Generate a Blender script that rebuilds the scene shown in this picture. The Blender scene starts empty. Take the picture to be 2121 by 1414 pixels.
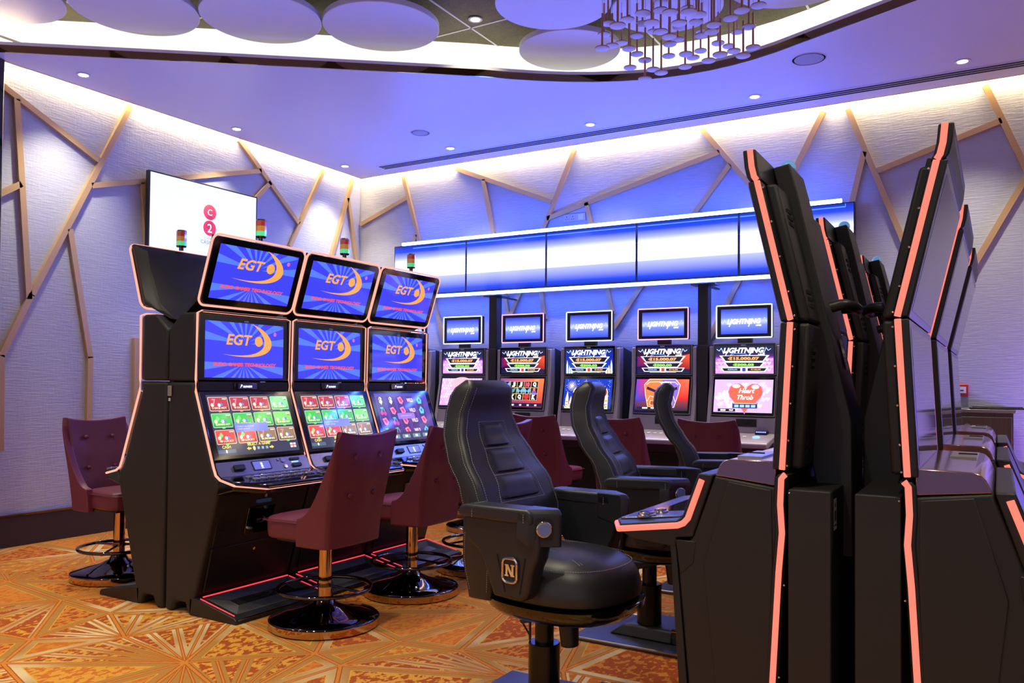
import bpy, bmesh, math, random
from mathutils import Vector, Matrix, geometry
random.seed(7)
PI = math.pi
S = bpy.context.scene
COL = S.collection

# ------------------------------------------------------------------ camera
F_PX, CX, CY = 1698.4, 1060.5, 753.4
YAW, PITCH, ROLL = .5358, .0245, .0086
def cam_rows():
    cy, sy = math.cos(YAW), math.sin(YAW); Rz = Matrix(((cy, sy, 0), (-sy, cy, 0), (0, 0, 1)))
    cp, sp = math.cos(PITCH), math.sin(PITCH); Rx = Matrix(((1, 0, 0), (0, cp, sp), (0, -sp, cp)))
    cr, sr = math.cos(ROLL), math.sin(ROLL); Ry = Matrix(((cr, 0, sr), (0, 1, 0), (-sr, 0, cr)))
    return Ry @ Rx @ Rz
_M = cam_rows()
cd = bpy.data.cameras.new('camera'); cam = bpy.data.objects.new('camera', cd); COL.objects.link(cam)
rot = Matrix((_M[0], _M[2], -_M[1])).transposed()
cam.matrix_world = Matrix.Translation((0, 0, 1.3)) @ rot.to_4x4()
cd.sensor_width = 36; cd.lens = 36 * F_PX / 2121
cd.shift_y = (CY - 707) / 2121; cd.clip_start = .05
S.camera = cam

# ------------------------------------------------------------------ world, exposure
S.view_settings.view_transform = 'Standard'
S.view_settings.look = 'None'
S.view_settings.exposure = 0.0
S.view_settings.gamma = 1.0
S.view_settings.use_curve_mapping = False
W = bpy.data.worlds.new('world'); S.world = W; W.use_nodes = True
wn = W.node_tree.nodes; wl = W.node_tree.links
bg = wn['Background']; tc = wn.new('ShaderNodeTexCoord'); sx = wn.new('ShaderNodeSeparateXYZ')
cr_ = wn.new('ShaderNodeValToRGB'); mr = wn.new('ShaderNodeMapRange')
mr.inputs['From Min'].default_value = -1; mr.inputs['From Max'].default_value = 1
wl.new(tc.outputs['Generated'], sx.inputs[0]); wl.new(sx.outputs['Z'], mr.inputs['Value']); wl.new(mr.outputs[0], cr_.inputs[0]); wl.new(cr_.outputs[0], bg.inputs[0])
cr_.color_ramp.elements[0].position = .48; cr_.color_ramp.elements[0].color = (.05, .08, .34, 1)
cr_.color_ramp.elements[1].position = .56; cr_.color_ramp.elements[1].color = (.66, .64, .60, 1)
bg.inputs[1].default_value = 1.0
try:
    S.cycles.use_denoising = True
    S.cycles.max_bounces = 6; S.cycles.diffuse_bounces = 3; S.cycles.glossy_bounces = 4
    S.cycles.sample_clamp_indirect = 4.0; S.cycles.caustics_reflective = False; S.cycles.caustics_refractive = False
except Exception: pass

# ------------------------------------------------------------------ helpers
def srgb(r, g, b):
    f = lambda c: (c / 255 / 12.92) if c / 255 <= .04045 else ((c / 255 + .055) / 1.055) ** 2.4
    return (f(r), f(g), f(b), 1)

class G:
    """small node-graph helper"""
    def __init__(s, name):
        s.m = bpy.data.materials.new(name); s.m.use_nodes = True
        s.t = s.m.node_tree; s.p = s.t.nodes['Principled BSDF']; s.out = s.t.nodes['Material Output']
    def n(s, typ, **kw):
        nd = s.t.nodes.new(typ)
        for k, v in kw.items():
            if k in nd.bl_rna.properties and k not in nd.inputs: setattr(nd, k, v)
            else: nd.inputs[k].default_value = v
        return nd
    def l(s, a, b): s.t.links.new(a, b)
    def mth(s, op, a, b=None, c=None):
        nd = s.t.nodes.new('ShaderNodeMath'); nd.operation = op
        for i, x in enumerate((a, b, c)):
            if x is None: continue
            if hasattr(x, 'is_linked'): s.l(x, nd.inputs[i])
            else: nd.inputs[i].default_value = x
        return nd.outputs[0]
    def mix(s, f, a, b):
        nd = s.t.nodes.new('ShaderNodeMix'); nd.data_type = 'RGBA'
        for i, x in ((0, f), (6, a), (7, b)):
            if hasattr(x, 'is_linked'): s.l(x, nd.inputs[i])
            else: nd.inputs[i].default_value = x
        return nd.outputs[2]
    def noise(s, scale, stretch=(1, 1, 1), detail=3, coord='Object'):
        tcn = s.n('ShaderNodeTexCoord'); mp = s.n('ShaderNodeMapping'); mp.inputs['Scale'].default_value = stretch
        s.l(tcn.outputs[coord], mp.inputs[0]); nz = s.n('ShaderNodeTexNoise'); nz.inputs['Scale'].default_value = scale; nz.inputs['Detail'].default_value = detail
        s.l(mp.outputs[0], nz.inputs['Vector']); return nz.outputs[0]
    def bump(s, h, strength, dist):
        b = s.n('ShaderNodeBump'); b.inputs['Strength'].default_value = strength; b.inputs['Distance'].default_value = dist
        s.l(h, b.inputs['Height']); s.l(b.outputs[0], s.p.inputs['Normal'])

def mat(name, col, rough=.5, metal=0, emit=None, es=1, spec=None, coat=0, bump=None, vary=.0):
    g = G(name); p = g.p
    p.inputs['Base Color'].default_value = col; p.inputs['Roughness'].default_value = rough; p.inputs['Metallic'].default_value = metal
    if spec is not None: p.inputs['Specular IOR Level'].default_value = spec
    if coat: p.inputs['Coat Weight'].default_value = coat; p.inputs['Coat Roughness'].default_value = .05
    if emit: p.inputs['Emission Color'].default_value = emit; p.inputs['Emission Strength'].default_value = es
    if vary:
        f = g.noise(6, detail=4)
        c2 = tuple(c * (1 - vary) for c in col[:3]) + (1,)
        g.l(g.mix(f, col, c2), p.inputs['Base Color'])
    if bump:
        sc, st, ds = bump; g.bump(g.noise(sc, detail=2), st, ds)
    return g.m

MAT = {}
# walls: pearly ripple wallcovering
g = G('wallcovering')
h1 = g.noise(1.0, (9, 9, 95), 3); h2 = g.noise(1.0, (60, 60, 14), 2)
hh = g.mth('ADD', h1, g.mth('MULTIPLY', h2, .35)); g.bump(hh, .55, .006)
g.l(g.mix(h1, srgb(200, 206, 214), srgb(180, 185, 196)), g.p.inputs['Base Color'])
g.p.inputs['Roughness'].default_value = .38; g.p.inputs['Specular IOR Level'].default_value = .55
MAT['wall'] = g.m
MAT['slat'] = mat('champagne_trim', srgb(208, 174, 122), .35, .2, vary=.08)
MAT['ceil'] = mat('ceiling_paint', srgb(225, 222, 228), .35, 0, spec=.35, vary=.02)
MAT['white'] = mat('white_paint', srgb(235, 233, 230), .5, vary=.02)
MAT['disc'] = mat('acoustic_disc', srgb(225, 222, 228), .45, vary=.02)
g = G('acoustic_tile'); f = g.noise(90, detail=4)
f2 = g.noise(12, detail=4)
g.l(g.mix(f2, g.mix(f, srgb(96, 92, 70), srgb(150, 143, 112)), g.mix(f, srgb(70, 68, 55), srgb(128, 122, 98))), g.p.inputs['Base Color']); g.p.inputs['Roughness'].default_value = .9
MAT['tile'] = g.m
MAT['base'] = mat('dark_baseboard', srgb(52, 46, 48), .35, vary=.1)
MAT['bronze'] = mat('bronze_mirror', srgb(120, 92, 58), .05, 1, vary=.05)
MAT['black'] = mat('black_plastic', srgb(24, 23, 25), .42, vary=.15, bump=(900, .15, .0005))
MAT['cab'] = mat('textured_black_cabinet', srgb(34, 32, 31), .55, vary=.12, bump=(700, .2, .0006))
MAT['cab2'] = mat('charcoal_panel', srgb(29, 28, 28), .45, vary=.12)
MAT['gloss'] = mat('gloss_black', srgb(6, 6, 8), .07, 0, coat=.6, vary=.05)
MAT['chromeblack'] = mat('black_chrome', srgb(96, 88, 90), .06, 1, vary=.05)
MAT['chrome'] = mat('chrome', srgb(225, 222, 225), .07, 1, vary=.04)
MAT['steel'] = mat('brushed_steel', srgb(165, 162, 165), .28, .85, vary=.05)
MAT['silver'] = mat('silver_plastic', srgb(182, 175, 176), .38, .3, vary=.05)
MAT['maroon'] = mat('maroon_leather', srgb(112, 46, 66), .42, vary=.10, bump=(420, .25, .0008))
MAT['leather'] = mat('black_leather', srgb(40, 41, 45), .40, vary=.12, bump=(380, .3, .0008))
MAT['stitch'] = mat('grey_stitching', srgb(170, 168, 165), .7, vary=.05)
MAT['copper'] = mat('copper_rod', srgb(225, 165, 150), .25, .7, vary=.05)
MAT['wire'] = mat('fine_wire', srgb(190, 185, 190), .4, .5, vary=.05)
MAT['red_plastic'] = mat('red_plastic', srgb(190, 50, 40), .4, vary=.05)
MAT['socket'] = mat('socket_plastic', srgb(205, 200, 205), .35, vary=.03)
MAT['dark'] = mat('dark_recess', srgb(8, 8, 10), .8, vary=.05)
MAT['rubber'] = mat('ribbed_rubber', srgb(88, 88, 92), .5, vary=.15)
MAT['dome'] = mat('clear_blue_dome', srgb(120, 175, 215), .05, 0, emit=(.15, .45, .8, 1), es=.5, coat=1, vary=.3)
def led(name, c, s): return mat(name, (.10, .04, .03, 1), .4, emit=c, es=s)
MAT['led_red'] = led('led_salmon', (1, .20, .14, 1), 1.25)
MAT['led_warm'] = led('led_peach', (1, .40, .29, 1), 1.25)
MAT['led_strip_red'] = led('led_red_line', (1, .06, .09, 1), 1.1)
MAT['led_white'] = led('led_white', (.75, .85, 1, 1), 2.2)
MAT['led_pink'] = led('led_pink', (1, .45, 1, 1), 1.6)
MAT['bar'] = led('led_bar_blue_white', (.55, 1.7, 14, 1), 5.5)
MAT['cove'] = led('cove_warm_strip', (1, .76, .42, 1), 48)
MAT['cove2'] = led('glowing_cove_wall', (1, .97, .86, 1), 1.22)  # cove wall glows by itself, standing in for light from a hidden strip
MAT['lamp'] = led('lamp_lens', (1, .93, .82, 1), 12)
MAT['sig_red'] = mat('red_lens', srgb(150, 40, 30), .15, emit=(.3, .03, .02, 1), es=.5, coat=1)
MAT['sig_amber'] = mat('amber_lens', srgb(190, 120, 40), .15, emit=(.4, .17, .03, 1), es=.6, coat=1)
MAT['sig_green'] = mat('green_lens', srgb(60, 190, 120), .15, emit=(.08, .55, .22, 1), es=1.0, coat=1)
g = G('grey_oak'); f = g.noise(1.0, (60, 60, 3), 4); g.l(g.mix(f, srgb(84, 74, 70), srgb(125, 112, 104)), g.p.inputs['Base Color']); g.p.inputs['Roughness'].default_value = .5
MAT['oak'] = g.m
def art_mat(name, emissive):
    g = G(name); a = g.n('ShaderNodeAttribute'); a.attribute_name = 'Col'
    if emissive:
        g.p.inputs['Base Color'].default_value = (.004, .004, .006, 1); g.p.inputs['Roughness'].default_value = .07
        g.l(a.outputs['Color'], g.p.inputs['Emission Color']); g.p.inputs['Emission Strength'].default_value = 1.18
    else:
        g.l(a.outputs['Color'], g.p.inputs['Base Color']); g.p.inputs['Roughness'].default_value = .45
    return g.m
MAT['screen'] = art_mat('lit_screen', True)
MAT['print'] = art_mat('printed_label', False)

def link(o, parent=None):
    COL.objects.link(o)
    if parent: o.parent = parent
    return o
def tag(o, label=None, cat=None, group=None, kind=None):
    if label: o['label'] = label
    if cat: o['category'] = cat
    if group: o['group'] = group
    if kind: o['kind'] = kind
    return o
def empty(name, loc=(0, 0, 0), rz=0, label=None, cat=None, group=None):
    o = bpy.data.objects.new(name, None); o.empty_display_size = .1; link(o)
    o.location = loc; o.rotation_euler = (0, 0, rz)
    return tag(o, label, cat, group)
def copy_tree(o, loc, rz=None, label=None, group=None):
    kids = {}
    for c in bpy.data.objects:
        if c.parent: kids.setdefault(c.parent.name, []).append(c)
    def rec(s, par):
        n = s.copy(); COL.objects.link(n); n.parent = par
        for ch in kids.get(s.name, []): rec(ch, n)
        return n
    r = rec(o, None); r.location = loc
    if rz is not None: r.rotation_euler = (0, 0, rz)
    if label: r['label'] = label
    if group: r['group'] = group
    return r

class MB:
    def __init__(s): s.v = []; s.f = []; s.mi = []; s.cur = 0
    def add(s, vs, fs):
        b = len(s.v); s.v += [tuple(v) for v in vs]
        for f in fs: s.f.append([b + i for i in f]); s.mi.append(s.cur)
        return s
    def box(s, x0, x1, y0, y1, z0, z1):
        return s.add([(x, y, z) for x in (x0, x1) for y in (y0, y1) for z in (z0, z1)],
                     [(0, 1, 3, 2), (4, 6, 7, 5), (0, 4, 5, 1), (2, 3, 7, 6), (0, 2, 6, 4), (1, 5, 7, 3)])
    def prism(s, poly, axis, a, b):
        n = len(poly)
        P = {'y': lambda p, t: (p[0], t, p[1]), 'x': lambda p, t: (t, p[0], p[1]), 'z': lambda p, t: (p[0], p[1], t)}[axis]
        vs = [P(p, a) for p in poly] + [P(p, b) for p in poly]
        fs = [list(range(n))[::-1], list(range(n, 2 * n))] + [(i, (i + 1) % n, n + (i + 1) % n, n + i) for i in range(n)]
        return s.add(vs, fs)
    def loft(s, rings, cap=True, closed=True):
        n = len(rings[0]); vs = [p for r in rings for p in r]; fs = []
        for k in range(len(rings) - 1):
            for i in range(n if closed else n - 1):
                j = (i + 1) % n; fs.append((k * n + i, k * n + j, (k + 1) * n + j, (k + 1) * n + i))
        if cap: fs += [list(range(n))[::-1], [(len(rings) - 1) * n + i for i in range(n)]]
        return s.add(vs, fs)
    def tube(s, path, r, n=8, closed=False, flat=1.0, up=(0, 0, 1)):
        P = [Vector(p) for p in path]; m = len(P); rings = []; U = Vector(up)
        for i, p in enumerate(P):
            a = P[i - 1] if (i or closed) else p; b = P[(i + 1) % m] if (i < m - 1 or closed) else p
            t = (b - a).normalized()
            x = U - t * U.dot(t)
            if x.length < 1e-3:
                alt = Vector((1, 0, 0)); x = alt - t * alt.dot(t)
            x.normalize(); y = t.cross(x)
            rings.append([p + x * (r * math.cos(2 * PI * k / n)) + y * (r * flat * math.sin(2 * PI * k / n)) for k in range(n)])
        if closed: rings.append(rings[0]); return s.loft(rings, cap=False)
        return s.loft(rings)
    def lathe(s, prof, n=32, c=(0, 0, 0)):
        rings = [[(c[0] + r * math.cos(2 * PI * k / n), c[1] + r * math.sin(2 * PI * k / n), c[2] + z) for k in range(n)] for r, z in prof]
        return s.loft(rings)
    def cyl(s, a, b, r, n=16, r2=None):
        A, B = Vector(a), Vector(b); t = (B - A).normalized(); x = t.orthogonal().normalized(); y = t.cross(x)
        ring = lambda p, q: [p + x * (q * math.cos(2 * PI * k / n)) + y * (q * math.sin(2 * PI * k / n)) for k in range(n)]
        return s.loft([ring(A, r), ring(B, r if r2 is None else r2)])
    def ball(s, c, r, sz=1.0, n=14):
        prof = [(max(1e-4, r * math.sin(PI * k / 8)), -r * sz * math.cos(PI * k / 8)) for k in range(9)]
        return s.lathe(prof, n, c)
    def grid(s, fn, nu, nv):
        vs = [fn(i / nu, j / nv) for i in range(nu + 1) for j in range(nv + 1)]
        return s.add(vs, [(i * (nv + 1) + j, (i + 1) * (nv + 1) + j, (i + 1) * (nv + 1) + j + 1, i * (nv + 1) + j + 1) for i in range(nu) for j in range(nv)])
    def build(s, name, m, parent=None, bevel=0, seg=2, smooth=True, subsurf=0, label=None, angle=40):
        me = bpy.data.meshes.new(name); me.from_pydata(s.v, [], s.f)
        ms = m if isinstance(m, (list, tuple)) else [m]
        for x in ms: me.materials.append(MAT[x] if isinstance(x, str) else x)
        for i, p in enumerate(me.polygons): p.material_index = s.mi[i]
        bm = bmesh.new(); bm.from_mesh(me); bmesh.ops.recalc_face_normals(bm, faces=bm.faces)
        bm.to_mesh(me); bm.free()
        if smooth:
            for p in me.polygons: p.use_smooth = True
            me.set_sharp_from_angle(angle=math.radians(angle))
        o = bpy.data.objects.new(name, me); link(o, parent)
        if bevel:
            b = o.modifiers.new('bevel', 'BEVEL'); b.width = bevel; b.segments = seg; b.limit_method = 'ANGLE'; b.angle_limit = math.radians(30)
        if subsurf:
            b = o.modifiers.new('sub', 'SUBSURF'); b.levels = subsurf; b.render_levels = subsurf
        if label: o['label'] = label
        return o

def rrect(w, h, r, n=5, c=(0, 0)):
    pts = []
    for cx_, cy_, a0 in ((w / 2 - r, h / 2 - r, 0), (-w / 2 + r, h / 2 - r, 90), (-w / 2 + r, -h / 2 + r, 180), (w / 2 - r, -h / 2 + r, 270)):
        for k in range(n + 1):
            a = math.radians(a0 + 90 * k / n); pts.append((c[0] + cx_ + r * math.cos(a), c[1] + cy_ + r * math.sin(a)))
    return pts
class Fr:
    """a local plane: origin, u (viewer's right), v (up); normal faces the viewer"""
    def __init__(s, o, u, v): s.o = Vector(o); s.u = Vector(u).normalized(); s.v = Vector(v).normalized(); s.n = s.u.cross(s.v)
    def p(s, a, b, d=0): return s.o + s.u * a + s.v * b + s.n * d
def slab(mb, fr, w, h, r, d0, d1, c=(0, 0), n=4):
    pts = rrect(w, h, r, n, c) if r else [(c[0] + x * w / 2, c[1] + y * h / 2) for x, y in ((1, 1), (-1, 1), (-1, -1), (1, -1))]
    return mb.loft([[fr.p(a, b, d0) for a, b in pts], [fr.p(a, b, d1) for a, b in pts]])

_TX = {}
def text_mesh(s, shear, bold):
    k = (s, shear, bold)
    if k not in _TX:
        cu = bpy.data.curves.new('lettering', 'FONT'); cu.body = s; cu.shear = shear; cu.offset = bold; cu.resolution_u = 3
        cu.align_x = 'CENTER'; cu.align_y = 'CENTER'
        ob = bpy.data.objects.new('lettering', cu); COL.objects.link(ob)
        dg = bpy.context.evaluated_depsgraph_get(); dg.update()
        me = bpy.data.meshes.new_from_object(ob.evaluated_get(dg))
        vs = [tuple(v.co) for v in me.vertices]; fs = [tuple(p.vertices) for p in me.polygons]
        if vs:
            xs = [v[0] for v in vs]; ys = [v[1] for v in vs]; mx = (min(xs) + max(xs)) / 2; my = (min(ys) + max(ys)) / 2
            vs = [(v[0] - mx, v[1] - my) for v in vs]; wd = max(xs) - min(xs); ht = max(ys) - min(ys)
        else: wd = ht = 1
        _TX[k] = (vs, fs, wd, ht)
        bpy.data.objects.remove(ob); bpy.data.meshes.remove(me); bpy.data.curves.remove(cu)
    return _TX[k]
class Art:
    """coloured flat shapes stacked in thin layers on a frame"""
    def __init__(s, fr, step=.0004): s.fr = fr; s.v = []; s.f = []; s.c = []; s.st = step
    def poly(s, pts, col, L=1):
        b = len(s.v); s.v += [s.fr.p(x, y, L * s.st) for x, y in pts]
        s.f.append(list(range(b, b + len(pts))))
        s.c += (list(col) if isinstance(col, list) else [col] * len(pts))
    def rect(s, cx_, cy_, w, h, col, L=1, col2=None):
        c = [col, col, col2, col2] if col2 else col
        s.poly([(cx_ - w / 2, cy_ - h / 2), (cx_ + w / 2, cy_ - h / 2), (cx_ + w / 2, cy_ + h / 2), (cx_ - w / 2, cy_ + h / 2)], c, L)
    def vgrad(s, cx_, cy_, w, h, stops, L=0):
        for (t0, c0), (t1, c1) in zip(stops, stops[1:]):
            y0 = cy_ - h / 2 + h * t0; y1 = cy_ - h / 2 + h * t1
            s.poly([(cx_ - w / 2, y0), (cx_ + w / 2, y0), (cx_ + w / 2, y1), (cx_ - w / 2, y1)], [c0, c0, c1, c1], L)
    def disc(s, cx_, cy_, r, col, L=1, n=20, sy=1.0): s.poly([(cx_ + r * math.cos(2 * PI * k / n), cy_ + r * sy * math.sin(2 * PI * k / n)) for k in range(n)], col, L)
    def rr(s, cx_, cy_, w, h, r, col, L=1): s.poly(rrect(w, h, r, 3, (cx_, cy_)), col, L)
    def line(s, pts, w, col, L=1):
        for (x0, y0), (x1, y1) in zip(pts, pts[1:]):
            dx, dy = x1 - x0, y1 - y0; q = math.hypot(dx, dy) or 1; nx, ny = -dy / q * w / 2, dx / q * w / 2
            s.poly([(x0 + nx, y0 + ny), (x0 - nx, y0 - ny), (x1 - nx, y1 - ny), (x1 + nx, y1 + ny)], col, L)
    def text(s, t, cx_, cy_, w, col, L=2, shear=0, bold=0, h=None, ang=0):
        vs, fs, wd, ht = text_mesh(t, shear, bold); k = w / wd; ky = (h / ht) if h else k; b = len(s.v)
        ca, sa = math.cos(ang), math.sin(ang)
        for x, y in vs:
            x *= k; y *= ky; s.v.append(s.fr.p(cx_ + x * ca - y * sa, cy_ + x * sa + y * ca, L * s.st)); s.c.append(col)
        s.f += [[b + i for i in f] for f in fs]
    def build(s, name, parent=None, m='screen', label=None, gain=1.0, wash=0.0):
        me = bpy.data.meshes.new(name); me.from_pydata([tuple(v) for v in s.v], [], s.f); me.materials.append(MAT[m])
        a = me.color_attributes.new('Col', 'FLOAT_COLOR', 'POINT')
        for i, c in enumerate(s.c): a.data[i].color = (c[0] * gain + wash, c[1] * gain + wash, c[2] * gain + wash * 1.3, 1)
        o = bpy.data.objects.new(name, me); link(o, parent)
        if label: o['label'] = label
        return o
WHT = (1.3, 1.3, 1.3); BLK = (.004, .004, .008)
def C3(r, g, b, k=1.0): return tuple(c * k for c in srgb(r, g, b)[:3])

def spot(name, loc, power, col, angle=75, blend=.6, r=.04, parent=None, aim=None):
    ld = bpy.data.lights.new(name, 'SPOT'); ld.energy = power; ld.color = col; ld.spot_size = math.radians(angle); ld.spot_blend = blend; ld.shadow_soft_size = r
    o = bpy.data.objects.new(name, ld); link(o, parent); o.location = loc
    if aim: o.rotation_euler = (Vector(aim) - Vector(loc)).to_track_quat('-Z', 'Y').to_euler()
    return o

# ------------------------------------------------------------------ the room
XL, YB, ZC, ZU = -6.633, 7.54, 3.73, 4.15
XR, YF = 5.2, -3.2
# carpet: triangulated pattern, every triangle carries distances to its edges
pts = []
st = .56
for i in range(int((XR - XL) / st) + 2):
    for j in range(int((YB - YF) / st) + 2):
        x = XL + i * st + (j % 2) * .25 + random.uniform(-.24, .24); y = YF + j * st + random.uniform(-.24, .24)
        if XL + .1 < x < XR - .1 and YF + .1 < y < YB - .1: pts.append(Vector((x, y)))
for t in range(15):
    u = t / 14; pts += [Vector((XL + (XR - XL) * u, YF)), Vector((XL + (XR - XL) * u, YB))]
    if 0 < t < 14: pts += [Vector((XL, YF + (YB - YF) * u)), Vector((XR, YF + (YB - YF) * u))]
res = geometry.delaunay_2d_cdt(pts, [], [], 0, 1e-4)
fv, ff = res[0], res[2]
vs, fs, D, Rn, T = [], [], [], [], []
for f in ff:
    f = list(f); random.shuffle(f)
    tri = [fv[i] for i in f]
    ar = abs((tri[1] - tri[0]).cross(tri[2] - tri[0])) if hasattr((tri[1] - tri[0]), 'cross') else 0
    b = len(vs); rr_ = (random.random(), random.random(), random.random())
    for k in range(3):
        vs.append((tri[k].x, tri[k].y, 0)); a_, b_ = tri[(k + 1) % 3], tri[(k + 2) % 3]
        dist = ar / max((b_ - a_).length, 1e-6); d = [0, 0, 0]; d[k] = dist; D.append(d); Rn.append(rr_)
    fs.append((b, b + 1, b + 2))
me = bpy.data.meshes.new('floor'); me.from_pydata(vs, [], fs)
for nm, data in (('edged', D), ('rnd', Rn)):
    a = me.attributes.new(nm, 'FLOAT_VECTOR', 'POINT')
    for i, v in enumerate(data): a.data[i].vector = v
bm = bmesh.new(); bm.from_mesh(me); bmesh.ops.recalc_face_normals(bm, faces=bm.faces)
for f in bm.faces:
    if f.normal.z < 0: f.normal_flip()
bm.to_mesh(me); bm.free()
g = G('patterned_carpet')
ed = g.n('ShaderNodeAttribute', attribute_name='edged'); rn = g.n('ShaderNodeAttribute', attribute_name='rnd')
se = g.n('ShaderNodeSeparateXYZ'); sr_ = g.n('ShaderNodeSeparateXYZ'); g.l(ed.outputs['Vector'], se.inputs[0]); g.l(rn.outputs['Vector'], sr_.inputs[0])
dx, dy, dz = se.outputs; r1, r2, r3 = sr_.outputs
wob = g.mth('MULTIPLY', g.mth('SUBTRACT', g.noise(60, detail=2), .5), .006)
dmin = g.mth('ADD', g.mth('MINIMUM', g.mth('MINIMUM', dx, dy), dz), wob)
spk = g.noise(34, (1, .6, 1), 6); fine = g.noise(420, detail=2); big = g.noise(.8, detail=2)
ORANGE, DRED, YEL, BEI, OLI, RUST = srgb(222, 142, 56), srgb(178, 84, 42), srgb(240, 190, 76), srgb(242, 224, 176), srgb(186, 156, 94), srgb(210, 118, 52)
stp = lambda x, t: g.mth('GREATER_THAN', x, t)
blot = stp(g.mth('ADD', spk, g.mth('MULTIPLY', g.mth('SUBTRACT', r1, .5), .12)), .5)
gold = g.mix(stp(spk, .56), ORANGE, YEL)
inner = g.mix(blot, g.mix(stp(r2, .5), ORANGE, g.mix(.5, ORANGE, YEL)), g.mix(stp(r3, .45), RUST, DRED))
bright = g.mth('MINIMUM', g.mth('MAXIMUM', g.mth('MULTIPLY', g.mth('SUBTRACT', g.mth('ADD', g.noise(1.1, detail=2), g.mth('MULTIPLY', r1, .16)), .58), 7.0), 0.0), .9)
border = g.mix(bright, g.mix(stp(fine, .52), srgb(178, 132, 66), srgb(206, 148, 74)), g.mix(stp(fine, .42), srgb(222, 194, 134), BEI))
col = g.mix(stp(dmin, .050), border, YEL)
col = g.mix(stp(dmin, .054), col, inner)
# fan triangles: rays out of one corner
sdy = g.mth('ADD', dy, dz); tt = g.mth('DIVIDE', dy, g.mth('MAXIMUM', sdy, 1e-4))
loc = g.mth('FRACT', g.mth('MULTIPLY', tt, 4.0)); tri_ = g.mth('ABSOLUTE', g.mth('SUBTRACT', loc, .5))
wray = g.mth('MULTIPLY', g.mth('SUBTRACT', .5, tri_), g.mth('MULTIPLY', sdy, .25))
fan = g.mix(stp(wray, .0035), ORANGE, g.mix(stp(wray, .007), DRED, g.mix(stp(wray, .024), border, inner)))
isfan = stp(r2, .56)
col = g.mix(isfan, col, fan)
lines = g.mix(stp(dmin, .0075), ORANGE, DRED)
col = g.mix(stp(dmin, .0125), lines, col)
g.l(g.mix(g.mth('MULTIPLY', fine, .35), col, srgb(120, 70, 30)), g.p.inputs['Base Color'])
g.p.inputs['Roughness'].default_value = .95; g.p.inputs['Specular IOR Level'].default_value = .1
g.bump(fine, .4, .002)
me.materials.append(g.m)
fl = bpy.data.objects.new('floor', me); link(fl); tag(fl, 'orange patterned carpet floor', kind='structure')

def structure(name, mb, m, **kw):
    o = mb.build(name, m, **kw); o['kind'] = 'structure'; return o
structure('wall_left', MB().box(XL - .12, XL, YF, YB, 0, ZU + .1), 'wall')
structure('wall_back', MB().box(XL - .12, XR, YB, YB + .12, 0, ZU + .1), 'wall')
structure('wall_right', MB().box(XR, XR + .12, YF, YB + .12, 0, ZU + .1), 'wall')
structure('baseboard_left', MB().box(XL, XL + .03, YF, YB, 0, .235), 'base', bevel=.004)
structure('trim_3', MB().box(XL, XL + .036, YF, YB, .235, .25), 'bronze')
structure('baseboard_back', MB().box(XL + .03, XR, YB - .03, YB, 0, .235), 'base', bevel=.004)
structure('trim_1', MB().box(XL, XL + .16, 2.9, 3.33, 0, ZC), 'gloss', bevel=.01)

# dropped ceiling ring with a freeform opening, set 12 cm off the walls for the cove wash
edge = [(-6.42, 3.17), (-6.348, 3.226), (-4.962, 4.27), (-3.497, 5.385)]
# rounded corner
a0, a1, a2 = Vector((-3.497, 5.385)), Vector((-2.42, 6.42)), Vector((-1.38, 6.035))
for k in range(1, 12):
    t = k / 12; p = a0 * (1 - t) ** 2 + a1 * 2 * t * (1 - t) + a2 * t * t; edge.append((p.x, p.y))
edge += [(-1.38, 6.035), (-.469, 5.66), (2.4, 4.55), (3.1, 4.0), (3.3, 3.2), (3.3, -.2), (3.0, -.9), (2.2, -1.1), (-4.4, -1.1), (-5.6, -.9), (-6.2, -.2), (-6.42, .8)]
CG = .11
def ring_ceiling():
    outer = [(XL + CG, YF), (XR, YF), (XR, YB - CG), (XL + CG, YB - CG)]
    vs2 = [Vector(p) for p in outer + edge]; n0 = len(outer); n1 = len(edge)
    ed2 = [(i, (i + 1) % n0) for i in range(n0)] + [(n0 + i, n0 + (i + 1) % n1) for i in range(n1)]
    r = geometry.delaunay_2d_cdt(vs2, ed2, [], 0, 1e-6)
    def inside(p):
        c = False
        for i in range(n1):
            (x1, y1), (x2, y2) = edge[i], edge[(i + 1) % n1]
            if (y1 > p.y) != (y2 > p.y) and p.x < (x2 - x1) * (p.y - y1) / (y2 - y1) + x1: c = not c
        return c
    V = r[0]; tris = []
    for f in r[2]:
        c = sum((V[i] for i in f), Vector((0, 0))) / len(f)
        if not inside(c) and XL + CG - .001 < c.x < XR and YF < c.y < YB - CG: tris.append(tuple(f))
    mb = MB(); n = len(V)
    mb.add([(v.x, v.y, ZC) for v in V], tris); mb.add([(v.x, v.y, ZC + .045) for v in V], tris)
    mb.add([(outer[i][0], outer[i][1], z) for i in range(4) for z in (ZC, ZC + .045)], [(2 * i, 2 * i + 1, (2 * i + 3) % 8, (2 * i + 2) % 8) for i in range(4)])
    return mb
cl = ring_ceiling().build('ceiling', 'ceil', smooth=False); cl['kind'] = 'structure'
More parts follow.
